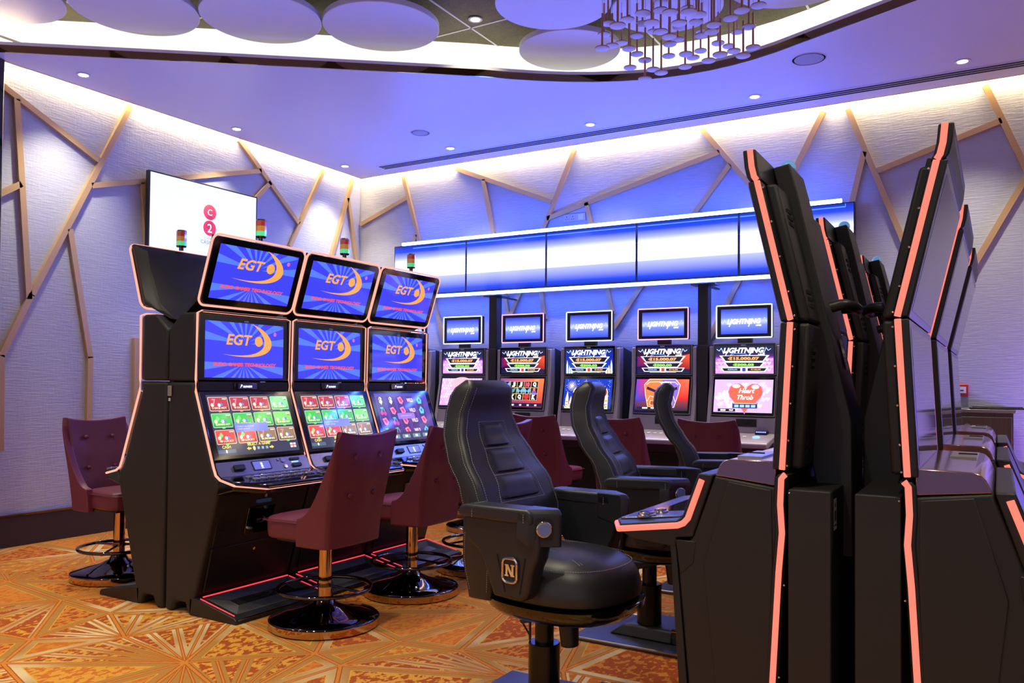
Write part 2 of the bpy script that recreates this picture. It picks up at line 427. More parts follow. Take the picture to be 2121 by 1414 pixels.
def ribbon(off, z0, z1, th, clampx=None, pts=None):
    P = [Vector(p) for p in (pts or edge)]; n = len(P); cen = Vector((-1.5, 2.5))
    def offp(i, o):
        a, b, c = P[i - 1], P[i], P[(i + 1) % n]; t1 = (b - a).normalized(); t2 = (c - b).normalized(); t = (t1 + t2).normalized(); nn = Vector((-t.y, t.x))
        if (b - cen).dot(nn) < 0: nn = -nn
        q = b + nn * o
        return Vector((max(q.x, XL + .02), min(q.y, YB - .03)))
    mb = MB(); a = [offp(i, off) for i in range(n)]; b = [offp(i, off + th) for i in range(n)]
    rings = [[(a[i].x, a[i].y, z0), (b[i].x, b[i].y, z0), (b[i].x, b[i].y, z1), (a[i].x, a[i].y, z1)] for i in range(n)]
    rings.append(rings[0]); mb.loft(rings, cap=False); return mb, a
structure('trim_2', ribbon(0, ZC - .004, ZC + .05, .012)[0], 'bronze', angle=20)
structure('trim_4', ribbon(.002, ZC + .05, ZC + .075, .05)[0], 'white', angle=20)
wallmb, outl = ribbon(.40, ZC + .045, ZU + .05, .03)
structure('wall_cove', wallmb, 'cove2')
structure('ceiling_upper', MB().box(XL, XR, YF, YB, ZU, ZU + .05), 'tile')
gb = MB()
for k in range(-3, 6):
    x = -3.62 + 1.2 * k
    if XL < x < XR: gb.box(x - .008, x + .008, YF, YB, ZU - .006, ZU + .002)
for k in range(-7, 2):
    y = 5.41 + 1.2 * k
    if YF < y < YB: gb.box(XL, XR, y - .008, y + .008, ZU - .006, ZU + .002)
structure('trim_6', gb, 'white', smooth=False)
# cove wash strips in the gap between dropped ceiling and walls
structure('trim_7', MB().box(XL + .05, XL + .09, 3.0, YB - .12, ZC + .05, ZC + .07), 'cove')
structure('trim_8', MB().box(XL + .12, XR, YB - .09, YB - .05, ZC + .05, ZC + .07), 'cove')
structure('trim_9', MB().box(XL + CG, XL + CG + .012, YF, YB - CG, ZC - .002, ZC + .05).box(XL + CG, XR, YB - CG - .012, YB - CG, ZC - .002, ZC + .05), 'bronze')
structure('trim_reflector', MB().box(XL, XL + CG + .03, YF, YB, ZC + .16, ZC + .18).box(XL, XR, YB - CG - .03, YB, ZC + .16, ZC + .18), 'white')  # white shelf over the strips, added to reflect their light

# champagne slats on the walls
SL = [[(3.32,3.6),(4.18,3.18)],[(3.49,3.5),(3.62,1.94)],[(4.47,3.74),(3.64,1.97)],[(3.64,1.98),(3.42,1.48)],[(3.42,1.49),(3.43,0.75)],[(3.34,2.7),(3.54,2.84)],[(3.94,2.55),(4.14,1.49)],[(4.14,1.5),(4.14,0.3)],[(4.12,2.95),(5.97,3.5)],[(4.6,3.08),(4.67,2.47)],[(5.68,3.75),(6.52,3.04)],[(6.89,3.72),(6.39,2.77)],[(6.1,3.41),(5.8,3.08)],[(7.38,3.72),(7.04,2.76)],[(7.3,3.48),(7.47,2.73)],[(4.57,1.68),(4.58,0.91)]]
SB = [[(-6.6,3.2),(-5.9,3.45)],[(-5.96,3.71),(-5.71,2.9)],[(-5.76,3.01),(-5.82,2.88)],[(-5.21,3.7),(-4.0,3.2)],[(-4.85,3.54),(-4.71,2.9)],[(-3.74,3.71),(-4.11,2.89)],[(-4.05,3.03),(-2.23,3.48)],[(-3.6,3.15),(-3.54,2.9)],[(-2.4,3.72),(-1.7,2.82)],[(-2.13,3.35),(-2.5,2.89)],[(-1.31,3.71),(-1.74,2.86)],[(-1.11,3.7),(-0.63,2.39)],[(-0.98,3.31),(-1.08,2.87)],[(-0.88,3.13),(0.03,3.42)],[(-0.08,3.72),(0.24,2.89)],[(0.22,3.0),(-0.22,2.18)],[(-5.52,2.29),(-5.35,1.78)],[(-4.57,2.28),(-4.51,2.0)],[(-4.37,2.29),(-4.5,2.0)],[(-4.12,2.29),(-4.07,1.98)],[(-3.37,2.29),(-3.3,2.0)],[(-2.99,2.28),(-3.29,1.86)],[(-2.04,2.28),(-2.38,1.63)]]
def slat(mb, a, b, wall):
    (y0, z0), (y1, z1) = a, b; dx_, dz_ = y1 - y0, z1 - z0; q = math.hypot(dx_, dz_); w = .023; nx, nz = -dz_ / q * w, dx_ / q * w
    P = [(y0 + nx, z0 + nz), (y1 + nx, z1 + nz), (y1 - nx, z1 - nz), (y0 - nx, z0 - nz)]
    P = [(a_, min(b_, ZC + .05)) for a_, b_ in P]
    if wall == 'L': mb.prism(P, 'x', XL, XL + .034)
    else: mb.prism(P, 'y', YB - .034, YB)
mb = MB()
for s_ in SL: slat(mb, s_[0], s_[1], 'L')
structure('trim_11', mb, 'slat', smooth=False)
mb = MB()
for s_ in SB: slat(mb, s_[0], s_[1], 'B')
structure('trim_12', mb, 'slat', smooth=False)

# ------------------------------------------------------------------ ceiling things
discs = [(-5.95, 3.0, .42), (-5.3, 3.6, .435), (-4.62, 4.15, .43), (-3.95, 4.70, .43), (-2.92, 5.77, .40), (-2.66, 5.0, .405), (-2.0, 5.46, .39), (-1.12, 5.43, .45), (-4.9, 3.0, .42), (-3.7, 3.7, .44)]
dl = ['white ceiling disc at the far left edge, cropped by the frame', 'large shaded ceiling disc second from the left, over the left wall lights', 'round ceiling disc third from the left, between two others', 'round ceiling disc left of the square-tiled gap with a downlight',
      'round ceiling disc left of the hanging rods, nearest the cove corner', 'round ceiling disc above and overlapping the one at the cove corner', 'deep blue round ceiling disc directly behind the hanging rods', 'round ceiling disc right of the hanging rods, cropped by the top edge', 'round ceiling disc just above the frame over the left row', 'round ceiling disc just above the frame over the middle row']
for (x, y, r), lb in zip(discs[:8], dl):
    o = empty('acoustic_disc', (x, y, 3.945), 0, lb, 'ceiling disc', 'round discs under the recessed ceiling')
    MB().lathe([(.001, 0), (r - .004, 0), (r, .004), (r, .041), (r - .004, .045), (.001, .045)], 64).build('disc_panel', 'disc', o, angle=30)
    b = MB()
    for k in range(3): a = 2 * PI * k / 3; b.cyl((r * .6 * math.cos(a), r * .6 * math.sin(a), .045), (r * .6 * math.cos(a), r * .6 * math.sin(a), ZU - 3.945), .004, 6)
    b.build('hanger', 'wire', o)

lamps = [(-6.25, 3.81, 'first downlight, at the far left of the blue ceiling'), (-6.29, 5.37, 'second downlight along the left wall edge, above the wall television'), (-6.30, 6.9, 'downlight nearest the room corner on the left wall side'),
         (-4.86, 6.9, 'downlight left of the others along the back wall, beside the small speaker'), (-3.27, 6.9, 'downlight above the middle of the blue video wall'), (-1.75, 6.9, 'downlight above the two right displays of the video wall'), (-.22, 6.9, 'rightmost downlight on the ceiling above the leaning machines')]
def downlight(loc, lb, power=45, name='downlight', angle=95, aim=None):
    o = empty(name, loc, 0, lb, 'ceiling light', 'recessed ceiling downlights')
    MB().lathe([(.030, 0), (.052, -.003), (.055, -.001), (.055, .002), (.03, .004)], 28).build('trim_ring', 'white', o)
    MB().lathe([(.001, -.004), (.036, -.002), (.036, .001), (.001, .002)], 20).build('lens', 'lamp', o)
    sp = spot('spot_lamp', (0, 0, -.02), power, (1, .88, .67), angle, .8, .05, o)
    return o
for x, y, lb in lamps: downlight((x, y, ZC - .004), lb, 118)
downlight((-3.50, 5.29, ZU - .01), 'downlight in the square-tiled recessed ceiling between discs', 30)
off = [(-5.6, 1.6, ZU), (-3.4, .6, ZU), (-2.6, 3.1, ZU), (-1.0, 1.2, ZU), (.9, 2.2, ZU), (-4.6, -.2, ZU), (1.6, 6.9, ZC), (2.6, 3.6, ZU), (-3.2, 2.0, ZU), (-.6, -.6, ZU)]
for x, y, z in off: downlight((x, y, z - .01), 'recessed ceiling downlight outside the picture', 165)

for i, (x, y, r, lb) in enumerate([(-4.82, 6.335, .075, 'small round ceiling speaker beside the left downlights'), (-1.2, 6.30, .105, 'larger round ceiling speaker near the hanging rods')]):
    o = empty('ceiling_speaker', (x, y, ZC), 0, lb, 'speaker')
    MB().lathe([(r + .012, 0), (r + .014, -.004), (r + .02, -.004), (r + .022, 0)], 40).build('rim', 'ceil', o)
    MB().lathe([(.001, -.003), (r, -.003), (r, 0), (.001, 0)], 40).build('grille', mat('speaker_grille', srgb(168, 166, 176), .6, vary=.05), o)
o = empty('air_vent', (0, 7.16, ZC), 0, 'long slotted air vent running along the blue ceiling edge', 'vent')
MB().box(-6.0, 2.5, -.085, .085, -.003, .003).build('frame', 'ceil', o)
for yy in (-.045, 0, .045): MB().box(-5.98, 2.48, yy - .012, yy + .012, -.006, -.002).build('slot', 'dark', o)

# chandelier of copper rods with small discs
PD = [(-2.01,4.40,3.29),(-2.24,4.93,3.62),(-2.11,4.77,3.46),(-2.23,5.20,3.66),(-2.13,4.75,3.60),(-1.69,3.89,3.16),(-1.88,4.47,3.46),(-1.94,4.64,3.36),(-2.09,5.02,3.40),(-1.97,4.84,3.52),(-2.05,5.04,3.49),(-1.68,4.21,3.35),(-1.93,4.88,3.37),(-1.93,4.88,3.25),(-1.94,4.86,3.60),(-1.64,4.24,3.30),(-1.96,5.10,3.39),(-1.84,4.93,3.29),(-1.65,4.41,3.44),(-1.71,4.57,3.39),(-2.04,5.31,3.74),(-1.50,4.15,3.29),(-1.61,4.44,3.29),(-1.79,4.95,3.47),(-1.87,5.15,3.48),(-1.82,5.18,3.59),(-1.51,4.32,3.30),(-1.74,4.98,3.58),(-1.71,5.01,3.33),(-1.64,4.82,3.33),(-1.63,4.82,3.61),(-1.37,4.07,3.23),(-1.37,4.23,3.28),(-1.53,4.68,3.45),(-1.73,5.23,3.47),(-1.76,5.48,3.61),(-1.62,5.06,3.53),(-1.75,5.48,3.74),(-1.52,4.89,3.29),(-1.45,4.72,3.39),(-1.39,4.57,3.36),(-1.59,5.32,3.57),(-1.36,4.59,3.19),(-1.59,5.57,3.64),(-1.31,4.62,3.40),(-1.44,5.16,3.43),(-1.54,5.60,3.74),(-1.21,4.49,3.37),(-1.29,4.82,3.25),(-1.26,4.83,3.42),(-1.24,4.85,3.30),(-1.13,4.54,3.40),(-1.84,4.92,3.74),(-1.84,4.49,3.61),(-1.65,4.23,3.48),(-1.54,4.29,3.47),(-1.55,4.66,3.63),(-1.46,4.71,3.62),(-1.29,4.44,3.48),(-1.92,4.44,3.61),(-1.20,4.50,3.47)]
ch = empty('chandelier', (-1.65, 4.7, ZU), 0, 'cluster of copper rods ending in small round discs, hung from the ceiling', 'chandelier')
MB().lathe([(.001, -.03), (.40, -.03), (.42, -.02), (.42, 0), (.001, 0)], 48).build('canopy', 'white', ch)
pr = None
for k, (x, y, z) in enumerate(PD):
    L = .20 if k % 3 else .26
    if pr is None:
        rod = MB().cyl((0, 0, .004), (0, 0, .21), .0062, 10).cyl((0, 0, .21), (0, 0, .9), .0012, 4).build('pendant', 'copper', ch)
        dsk = MB().lathe([(.001, -.003), (.038, -.004), (.0415, -.002), (.0415, .003), (.02, .006), (.001, .006)], 24).build('pendant_disc', ['disc'], rod)
        rim = MB().lathe([(.0405, .0015), (.0425, .0015), (.0425, .0045), (.0405, .0045)], 24).build('rim', 'copper', rod)
        pr = (rod, dsk, rim); rod.location = (x + 1.65, y - 4.7, z - ZU)
    else:
        r_ = pr[0].copy(); COL.objects.link(r_); r_.parent = ch; r_.location = (x + 1.65, y - 4.7, z - ZU)
        for q in pr[1:]: d_ = q.copy(); COL.objects.link(d_); d_.parent = r_

# ------------------------------------------------------------------ wall television
tv = empty('television', (XL + .06, 5.225, 2.84), 0, 'wall-mounted television with a white screen and two pink circles', 'television')
tf = Fr((.05, 0, 0), (0, 1, 0), (0, 0, 1))
b = MB(); slab(b, tf, 1.245, .70, .004, -.045, 0, (0, 0)); b.build('case', 'black', tv, bevel=.002)
b = MB(); b.box(-.055, .0, -.2, .2, -.15, .15); b.build('wall_bracket', 'black', tv)
a = Art(tf); a.rect(0, 0, 1.215, .672, (.82, .90, 1.0), 1)
for i in range(8):
    for j in range(5):
        if not (2 < i < 5): a.disc(-.53 + i * .15, -.26 + j * .13, .0025, (.35, .35, .45), 2, 6)
PK = C3(222, 60, 110)
for cy_, t in ((.085, 'C'), (-.068, '2')):
    a.disc(.04, cy_, .074, PK, 2, 32); a.text(t, .04, cy_, .052, WHT, 4, bold=.004)
a.disc(.04, .035, .032, C3(205, 45, 100), 3, 20, .55); a.disc(.04, -.045, .036, C3(200, 45, 100), 3)
a.text('CYPRUS', .04, -.172, .12, C3(150, 150, 190), 3); a.text('CASINOS', .04, -.207, .20, C3(120, 110, 160), 3)
a.build('screen', tv)

# ------------------------------------------------------------------ video wall above the back machines
DX = [-6.0, -5.0, -4.007, -3.012, -2.022, -1.04, -.045]
names = ['leftmost display of the blue video wall, behind the signal lights', 'second display from the left in the blue video wall', 'third display from the left in the blue video wall', 'display of the blue video wall above the neighbouring pair of middle machines', 'display of the blue video wall half hidden by the leaning cabinet', ]
for i in range(5):
    x0, x1 = DX[i], DX[i + 1]; cx_ = (x0 + x1) / 2
    o = empty('video_display', (cx_, YB - .12, 2.585), 0, names[i], 'display', 'displays of the blue video wall')
    fr = Fr((0, 0, 0), (1, 0, 0), (0, 0, 1)); fr = Fr((0, 0, 0), (1, 0, 0), (0, 0, 1))
    fr.n = Vector((0, -1, 0))
    w = x1 - x0; h = .575
    b = MB().box(-w / 2 + .001, w / 2 - .001, .0, .06, -h / 2, h / 2); b.build('case', 'black', o, bevel=.002)
    MB().box(-.1, .1, .06, .115, -.1, .1).build('wall_bracket', 'black', o)
    a = Art(fr, .0006); B0, B1, B2, B3 = (.01, .03, .45), (.02, .07, .85), (.30, .34, 1.15), (1.5, 1.9, 3.2)
    W_ = w - .022; H_ = h - .02
    a.vgrad(0, 0, W_, H_, [(0, B0), (.08, B1), (.22, B2), (.34, (.5, .55, 1.7)), (.35, (1.3, 1.7, 3.4)), (.52, B3), (.66, (1.0, 1.1, 2.4)), (.76, (.4, .45, 1.5)), (.88, B1), (1, B0)], 1)
    for k in range(24): a.disc(-W_ / 2 + W_ * (k + .5) / 24, -H_ / 2 + H_ * .66, W_ / 44, (.95, .98, 2.0), 2, 14)
    a.build('screen', o)
for z, x0, x1, lb in ((2.868, -5.80, -1.13, 'long bluish white light bar above the video wall'), (2.262, -5.95, -1.70, 'long bluish white light bar under the video wall')):
    o = empty('light_bar', ((x0 + x1) / 2, YB - .22, z), 0, lb, 'light bar'); L = (x1 - x0) / 2
    MB().cyl((-L, 0, 0), (L, 0, 0), .017, 12).build('tube', 'bar', o)
    MB().box(-L, L, .018, .035, -.012, .012).build('channel', 'silver', o)
    b = MB()
    for k in range(5): b.box(-L + .3 + (2 * L - .6) * k / 4 - .01, -L + .3 + (2 * L - .6) * k / 4 + .01, .03, .098, -.008, .008)
    b.build('bracket', 'black', o)
for x, lb in ((-4.417, 'dark square post under the video wall between the two left visible machines'), (-2.237, 'dark square post under the video wall left of the heart game machine')):
    o = empty('display_post', (x, 7.10, 0), 0, lb, 'post', 'posts carrying the video wall')
    MB().box(-.046, .046, -.05, .05, 1.655, 2.19).build('upper_tube', 'cab2', o, bevel=.003)
    MB().box(-.045, .045, -.06, .06, 0, 1.655).build('lower_casing', 'cab', o, bevel=.003)
    MB().box(-.11, .11, -.06, .10, 2.19, 2.198).box(-.02, .02, .10, .40, 2.19, 2.20).build('top_plate', 'black', o)

# wall plates
o = empty('socket_plate', (-3.74, YB - .012, 3.015), 0, 'triple power socket plate on the wall above the video wall', 'socket')
MB().box(-.125, .125, 0, .012, -.04, .04).build('backplate', 'socket', o, bevel=.003)
for xx in (-.085, -.015): MB().box(xx - .03, xx + .03, -.004, 0, -.032, .032).build('outlet', 'socket', o, bevel=.002)
MB().box(.045, .105, -.004, 0, -.03, .03).build('data_outlet', 'white', o, bevel=.002)
b = MB()
for xx in (-.085, -.015):
    b.box(xx - .004, xx + .004, -.006, -.003, .004, .016); b.box(xx - .016, xx - .006, -.006, -.003, -.016, -.011); b.box(xx + .006, xx + .016, -.006, -.003, -.016, -.011)
b.build('pin_hole', 'dark', o)
o = empty('fire_call_point', (-.255, YB - .03, 1.28), 0, 'red fire alarm call point with white window on the right wall area', 'fire alarm')
MB().box(-.045, .045, 0, .03, -.048, .048).build('housing', 'red_plastic', o, bevel=.005)
MB().box(-.03, .03, -.003, 0, -.022, .03).build('window', 'white', o)
MB().box(-.012, .012, -.005, -.002, -.004, .004).build('press_mark', 'dark', o)

# grey oak cabinet at the right and its black tray
o = empty('wooden_cabinet', (-.33, 7.2, 0), 0, 'grey oak cabinet with round knob behind the right machines', 'cabinet')
MB().box(-.42, .42, -.3, .3, .06, 1.12).build('carcass', 'oak', o, bevel=.003)
MB().box(-.435, .435, -.315, .3, 1.12, 1.145).build('cabinet_top', 'steel', o, bevel=.003)
MB().box(-.40, .40, -.27, .28, 0, .06).build('plinth', 'dark', o)
for x0, x1, kx in ((-.41, -.003, -.06), (.003, .41, .13)):
    d = MB().box(x0, x1, -.318, -.3, .08, 1.09).build('door', 'oak', o, bevel=.003)
    MB().lathe([(.001, 0), (.008, 0), (.008, .015), (.02, .02), (.022, .03), (.001, .038)], 20).build('knob', 'steel', d).matrix_local = Matrix.Translation((kx, -.318, 1.02)) @ Matrix.Rotation(PI / 2, 4, 'X')
o = empty('black_tray', (-.02, 7.03, 1.146), 0, 'flat black tray lying on top of the oak cabinet', 'tray')
MB().box(-.17, .19, -.12, .12, 0, .012).build('tray_plate', 'black', o, bevel=.004)
MB().box(-.15, .17, -.1, .1, .012, .016).build('tray_mat', 'dark', o)

# ------------------------------------------------------------------ bar stools
def make_stool():
    t = empty('bar_stool', (0, 0, 0), 0, 'x', 'stool')       # faces local +Y
    N = 24
    def path(s):       # s -1..1 along the U shaped shell, returns outer xy and wrap
        a = s * 1.0; x = .238 * math.sin(a * PI / 2) * (1 if abs(s) < .62 else 1); 
        if abs(s) <= .55:
            x = .235 * s / .55; y = -.205 - .02 * (1 - (s / .55) ** 2)
        else:
            q = (abs(s) - .55) / .45; x = math.copysign(.235 + .012 * math.sin(min(1, q * 2) * PI / 2), s); y = -.205 + .205 * q
        return x, y
    def rim(s):
        a = abs(s)
        if a <= .55: return 1.03 + .03 * (a / .55) ** 2
        q = (a - .55) / .45
        return .60 + .46 * (1 - q) ** 2.4
    def fn(u, v, off=0.0):
        s = -1 + 2 * u; x, y = path(s); zr = rim(s); z = .45 + (zr - .45) * v
        lean = .21 * max(0, (z - .50)) ** 1.2
        fl = 1 - .10 * (1 - min(1, (z - .45) / .45))
        tk = .95 + .05 * v
        return (x * fl * (1 + .06 * max(0, z - .7)), y * 1.0 - lean if abs(s) <= .8 else y - lean, z)
    rows = 10
    def surf(inset):
        out = []
        for i in range(N + 1):
            u = i / N; s = -1 + 2 * u; r = []
            for j in range(rows + 1):
                x, y, z = fn(u, j / rows)
                # inward normal in plan
                e = 1e-3; x1, y1, _ = fn(min(1, u + e), j / rows); x0, y0, _ = fn(max(0, u - e), j / rows)
                tx, ty = x1 - x0, y1 - y0; q = math.hypot(tx, ty) or 1
                nx, ny = -ty / q, tx / q
                k = inset
                # tufting dimples on the back
                if abs(s) < .5 and z > .6:
                    for bx in (-.095, .095):
                        for bz in (.72, .92):
                            k += (.016 if inset == 0 else -.014) * math.exp(-(((x - bx) ** 2 + (z - bz) ** 2) / .0022))
                r.append((x + nx * k, y + ny * k, z))
            out.append(r)
        return out
    A_, B_ = surf(0), surf(.048); mb = MB(); vs = []; n1 = rows + 1
    for g_ in (A_, B_):
        for r in g_: vs += r
    o2 = (N + 1) * n1; fs = []
    for i in range(N):
        for j in range(rows):
            fs.append((i * n1 + j, (i + 1) * n1 + j, (i + 1) * n1 + j + 1, i * n1 + j + 1)); fs.append((o2 + i * n1 + j, o2 + i * n1 + j + 1, o2 + (i + 1) * n1 + j + 1, o2 + (i + 1) * n1 + j))
        fs.append((i * n1 + rows, (i + 1) * n1 + rows, o2 + (i + 1) * n1 + rows, o2 + i * n1 + rows)); fs.append((i * n1, o2 + i * n1, o2 + (i + 1) * n1, (i + 1) * n1))
    for i in (0, N):
        for j in range(rows): fs.append((i * n1 + j, i * n1 + j + 1, o2 + i * n1 + j + 1, o2 + i * n1 + j))
    mb.add(vs, fs)
    back = mb.build('backrest', 'maroon', t, subsurf=1, bevel=.008)
    b = MB()
    for bx in (-.095, .095):
        for bz in (.72, .92):
            ln = .21 * max(0, bz - .50) ** 1.2
            b.ball((bx, -.222 - ln + .006, bz), .0135, 1, 10); b.ball((bx, -.215 - ln + .050, bz), .0135, 1, 10)
    b.build('button', 'maroon', back)
    # seat cushion
    ring = lambda z, k: [(x * k, y * k + .03, z) for x, y in [(-.185, -.16), (0, -.17), (.185, -.16), (.205, .0), (.215, .16), (.20, .225), (.08, .245), (-.08, .245), (-.20, .225), (-.215, .16), (-.205, 0)]]
    mb = MB(); mb.loft([ring(.47, .93), ring(.475, .98), ring(.565, 1.0), ring(.585, .97), ring(.592, .80), ring(.595, .4)])
    mb.build('seat', 'maroon', t, subsurf=2)
    MB().tube([(p[0], p[1], .567) for p in ring(.5, 1.004)], .003, 6, closed=True).build('piping', 'maroon', t)
    MB().box(-.16, .16, -.18, .2, .455, .472).build('seat_plate', 'black', t, bevel=.006)
    MB().cyl((0, 0, .12), (0, 0, .46), .0365, 28).build('post', 'chrome_brown', t)
    MB().cyl((0, 0, .205), (0, 0, .225), .041, 28).build('collar', 'chromeblack', t)
    b = MB(); b.tube([(.245 * math.cos(2 * PI * k / 40), .245 * math.sin(2 * PI * k / 40), .20) for k in range(40)], .011, 10, closed=True)
    for k in range(3):
        a = 2 * PI * k / 3 + .6; b.cyl((.03 * math.cos(a), .03 * math.sin(a), .212), (.24 * math.cos(a), .24 * math.sin(a), .20), .007, 8)
    b.build('foot_ring', 'chromeblack', t)
    MB().lathe([(.001, 0), (.285, 0), (.29, .006), (.29, .044), (.285, .051), (.21, .064), (.12, .090), (.06, .12), (.044, .15), (.001, .15)], 56).build('base', 'chromeblack', t, angle=50)
    MB().lathe([(.286, .005), (.2925, .007), (.2925, .044), (.286, .047)], 56).build('base_rim', 'chrome_brown', t)
    return t
MAT['chrome_brown'] = mat('bronze_chrome', srgb(200, 170, 140), .08, 1, vary=.04)
stool = make_stool()
ST = [(-3.125, 3.31, PI / 2, 'maroon bar stool nearest the camera, in front of the left slot machine bank', 0),
      (-3.14, 4.09, PI / 2 + .02, 'maroon bar stool second in the left bank, behind the nearest one', 0),
      (-3.15, 4.86, PI / 2, 'maroon bar stool third in the left bank, mostly hidden by the first armchair', 0),
      (-5.03, 3.38, -PI / 2, 'maroon bar stool at the left wall side, facing right towards the cabinets', 0),
      (-5.03, 4.14, -PI / 2, 'maroon bar stool behind the one at the left wall, only its top and base showing', 0),
      (-5.50, 6.25, 0, 'maroon bar stool in the back row hidden behind the left bank', 0),
      (-4.78, 6.25, 0, 'maroon bar stool in the back row behind the first black armchair', 0),
      (-4.00, 6.18, .75, 'maroon bar stool in the back row turned sideways, before the reels game', 0),
      (-3.335, 6.27, -.04, 'maroon bar stool in the back row between the first two black armchairs', 0),
      (-2.59, 6.27, -.05, 'maroon bar stool in the back row between the second and third black armchairs', 0),
      (-1.86, 6.27, -.02, 'maroon bar stool in the back row, farthest right before the heart game', 0)]
for i, (x, y, rz, lb, _) in enumerate(ST):
    if i == 0: stool.location = (x, y, 0); stool.rotation_euler = (0, 0, rz); stool['label'] = lb; stool['group'] = 'maroon bar stools'
    else: copy_tree(stool, (x, y, 0), rz, lb, 'maroon bar stools')

# ------------------------------------------------------------------ left bank: slot machines
def egt_logo(a, k, cx_, cy_, col=None):
    OR = col or C3(250, 165, 85); RD = C3(225, 50, 60)
    X = lambda x: cx_ + x * k; Y = lambda y: cy_ + y * k
    a.text('EGT', X(-.062), Y(.075), .235 * k, OR, 5, shear=.22, bold=.025, h=.078 * k)
    a.disc(X(.117), Y(.070), .037 * k, OR, 5, 24)
    out = []; inn = []
    for t in range(21):
        u = t / 20
        # outer swoosh: from upper tip around the right down to the left tip
        P0, P1, P2, P3 = Vector((.055, .195)), Vector((.32, .13)), Vector((.36, -.11)), Vector((-.21, -.032))
        q = P0 * (1 - u) ** 3 + P1 * 3 * u * (1 - u) ** 2 + P2 * 3 * u * u * (1 - u) + P3 * u ** 3; out.append((X(q.x), Y(q.y)))
        P1, P2 = Vector((.235, .10)), Vector((.25, -.072))
        q = P0 * (1 - u) ** 3 + P1 * 3 * u * (1 - u) ** 2 + P2 * 3 * u * u * (1 - u) + P3 * u ** 3; inn.append((X(q.x), Y(q.y)))
    for i in range(20): a.poly([out[i], out[i + 1], inn[i + 1], inn[i]], OR, 4)
    return RD
def egt_screen(a, w, h):
    B0, B1 = C3(62, 66, 232), C3(86, 122, 246)
    a.rect(0, 0, w, h, B0, 1)
    for j, (cx_, cy_, a0, a1) in enumerate(((-.01 * w, .12 * h, -5, 185), (-.02 * w, -.24 * h, 175, 365))):
        n = 9
        for k in range(n):
            t0 = math.radians(a0 + (a1 - a0) * (k + .18) / n); t1 = math.radians(a0 + (a1 - a0) * (k + .62) / n)
            P = [(cx_, cy_)]
            for t in (t0, (t0 + t1) / 2, t1):
                dx_, dy_ = math.cos(t), math.sin(t); q = 9
                if abs(dx_) > 1e-6: q = min(q, ((w / 2 if dx_ > 0 else -w / 2) - cx_) / dx_)
                if abs(dy_) > 1e-6: q = min(q, ((h / 2 if dy_ > 0 else -h / 2) - cy_) / dy_)
                P.append((cx_ + dx_ * q, cy_ + dy_ * q))
            P[0] = (cx_ + (P[2][0] - cx_) * .12, cy_ + (P[2][1] - cy_) * .12)
            a.poly(P, B1, 2)
    k = w / .72
    RD = egt_logo(a, k, 0, .0)
    a.text('EURO GAMES TECHNOLOGY', 0, -.26 * h, .80 * w, C3(250, 80, 60), 5, shear=.15, bold=.045, h=.064 * h)
    a.text('\u00ae', .38 * w, .33 * h, .04 * w, C3(245, 130, 150), 5, bold=.015)

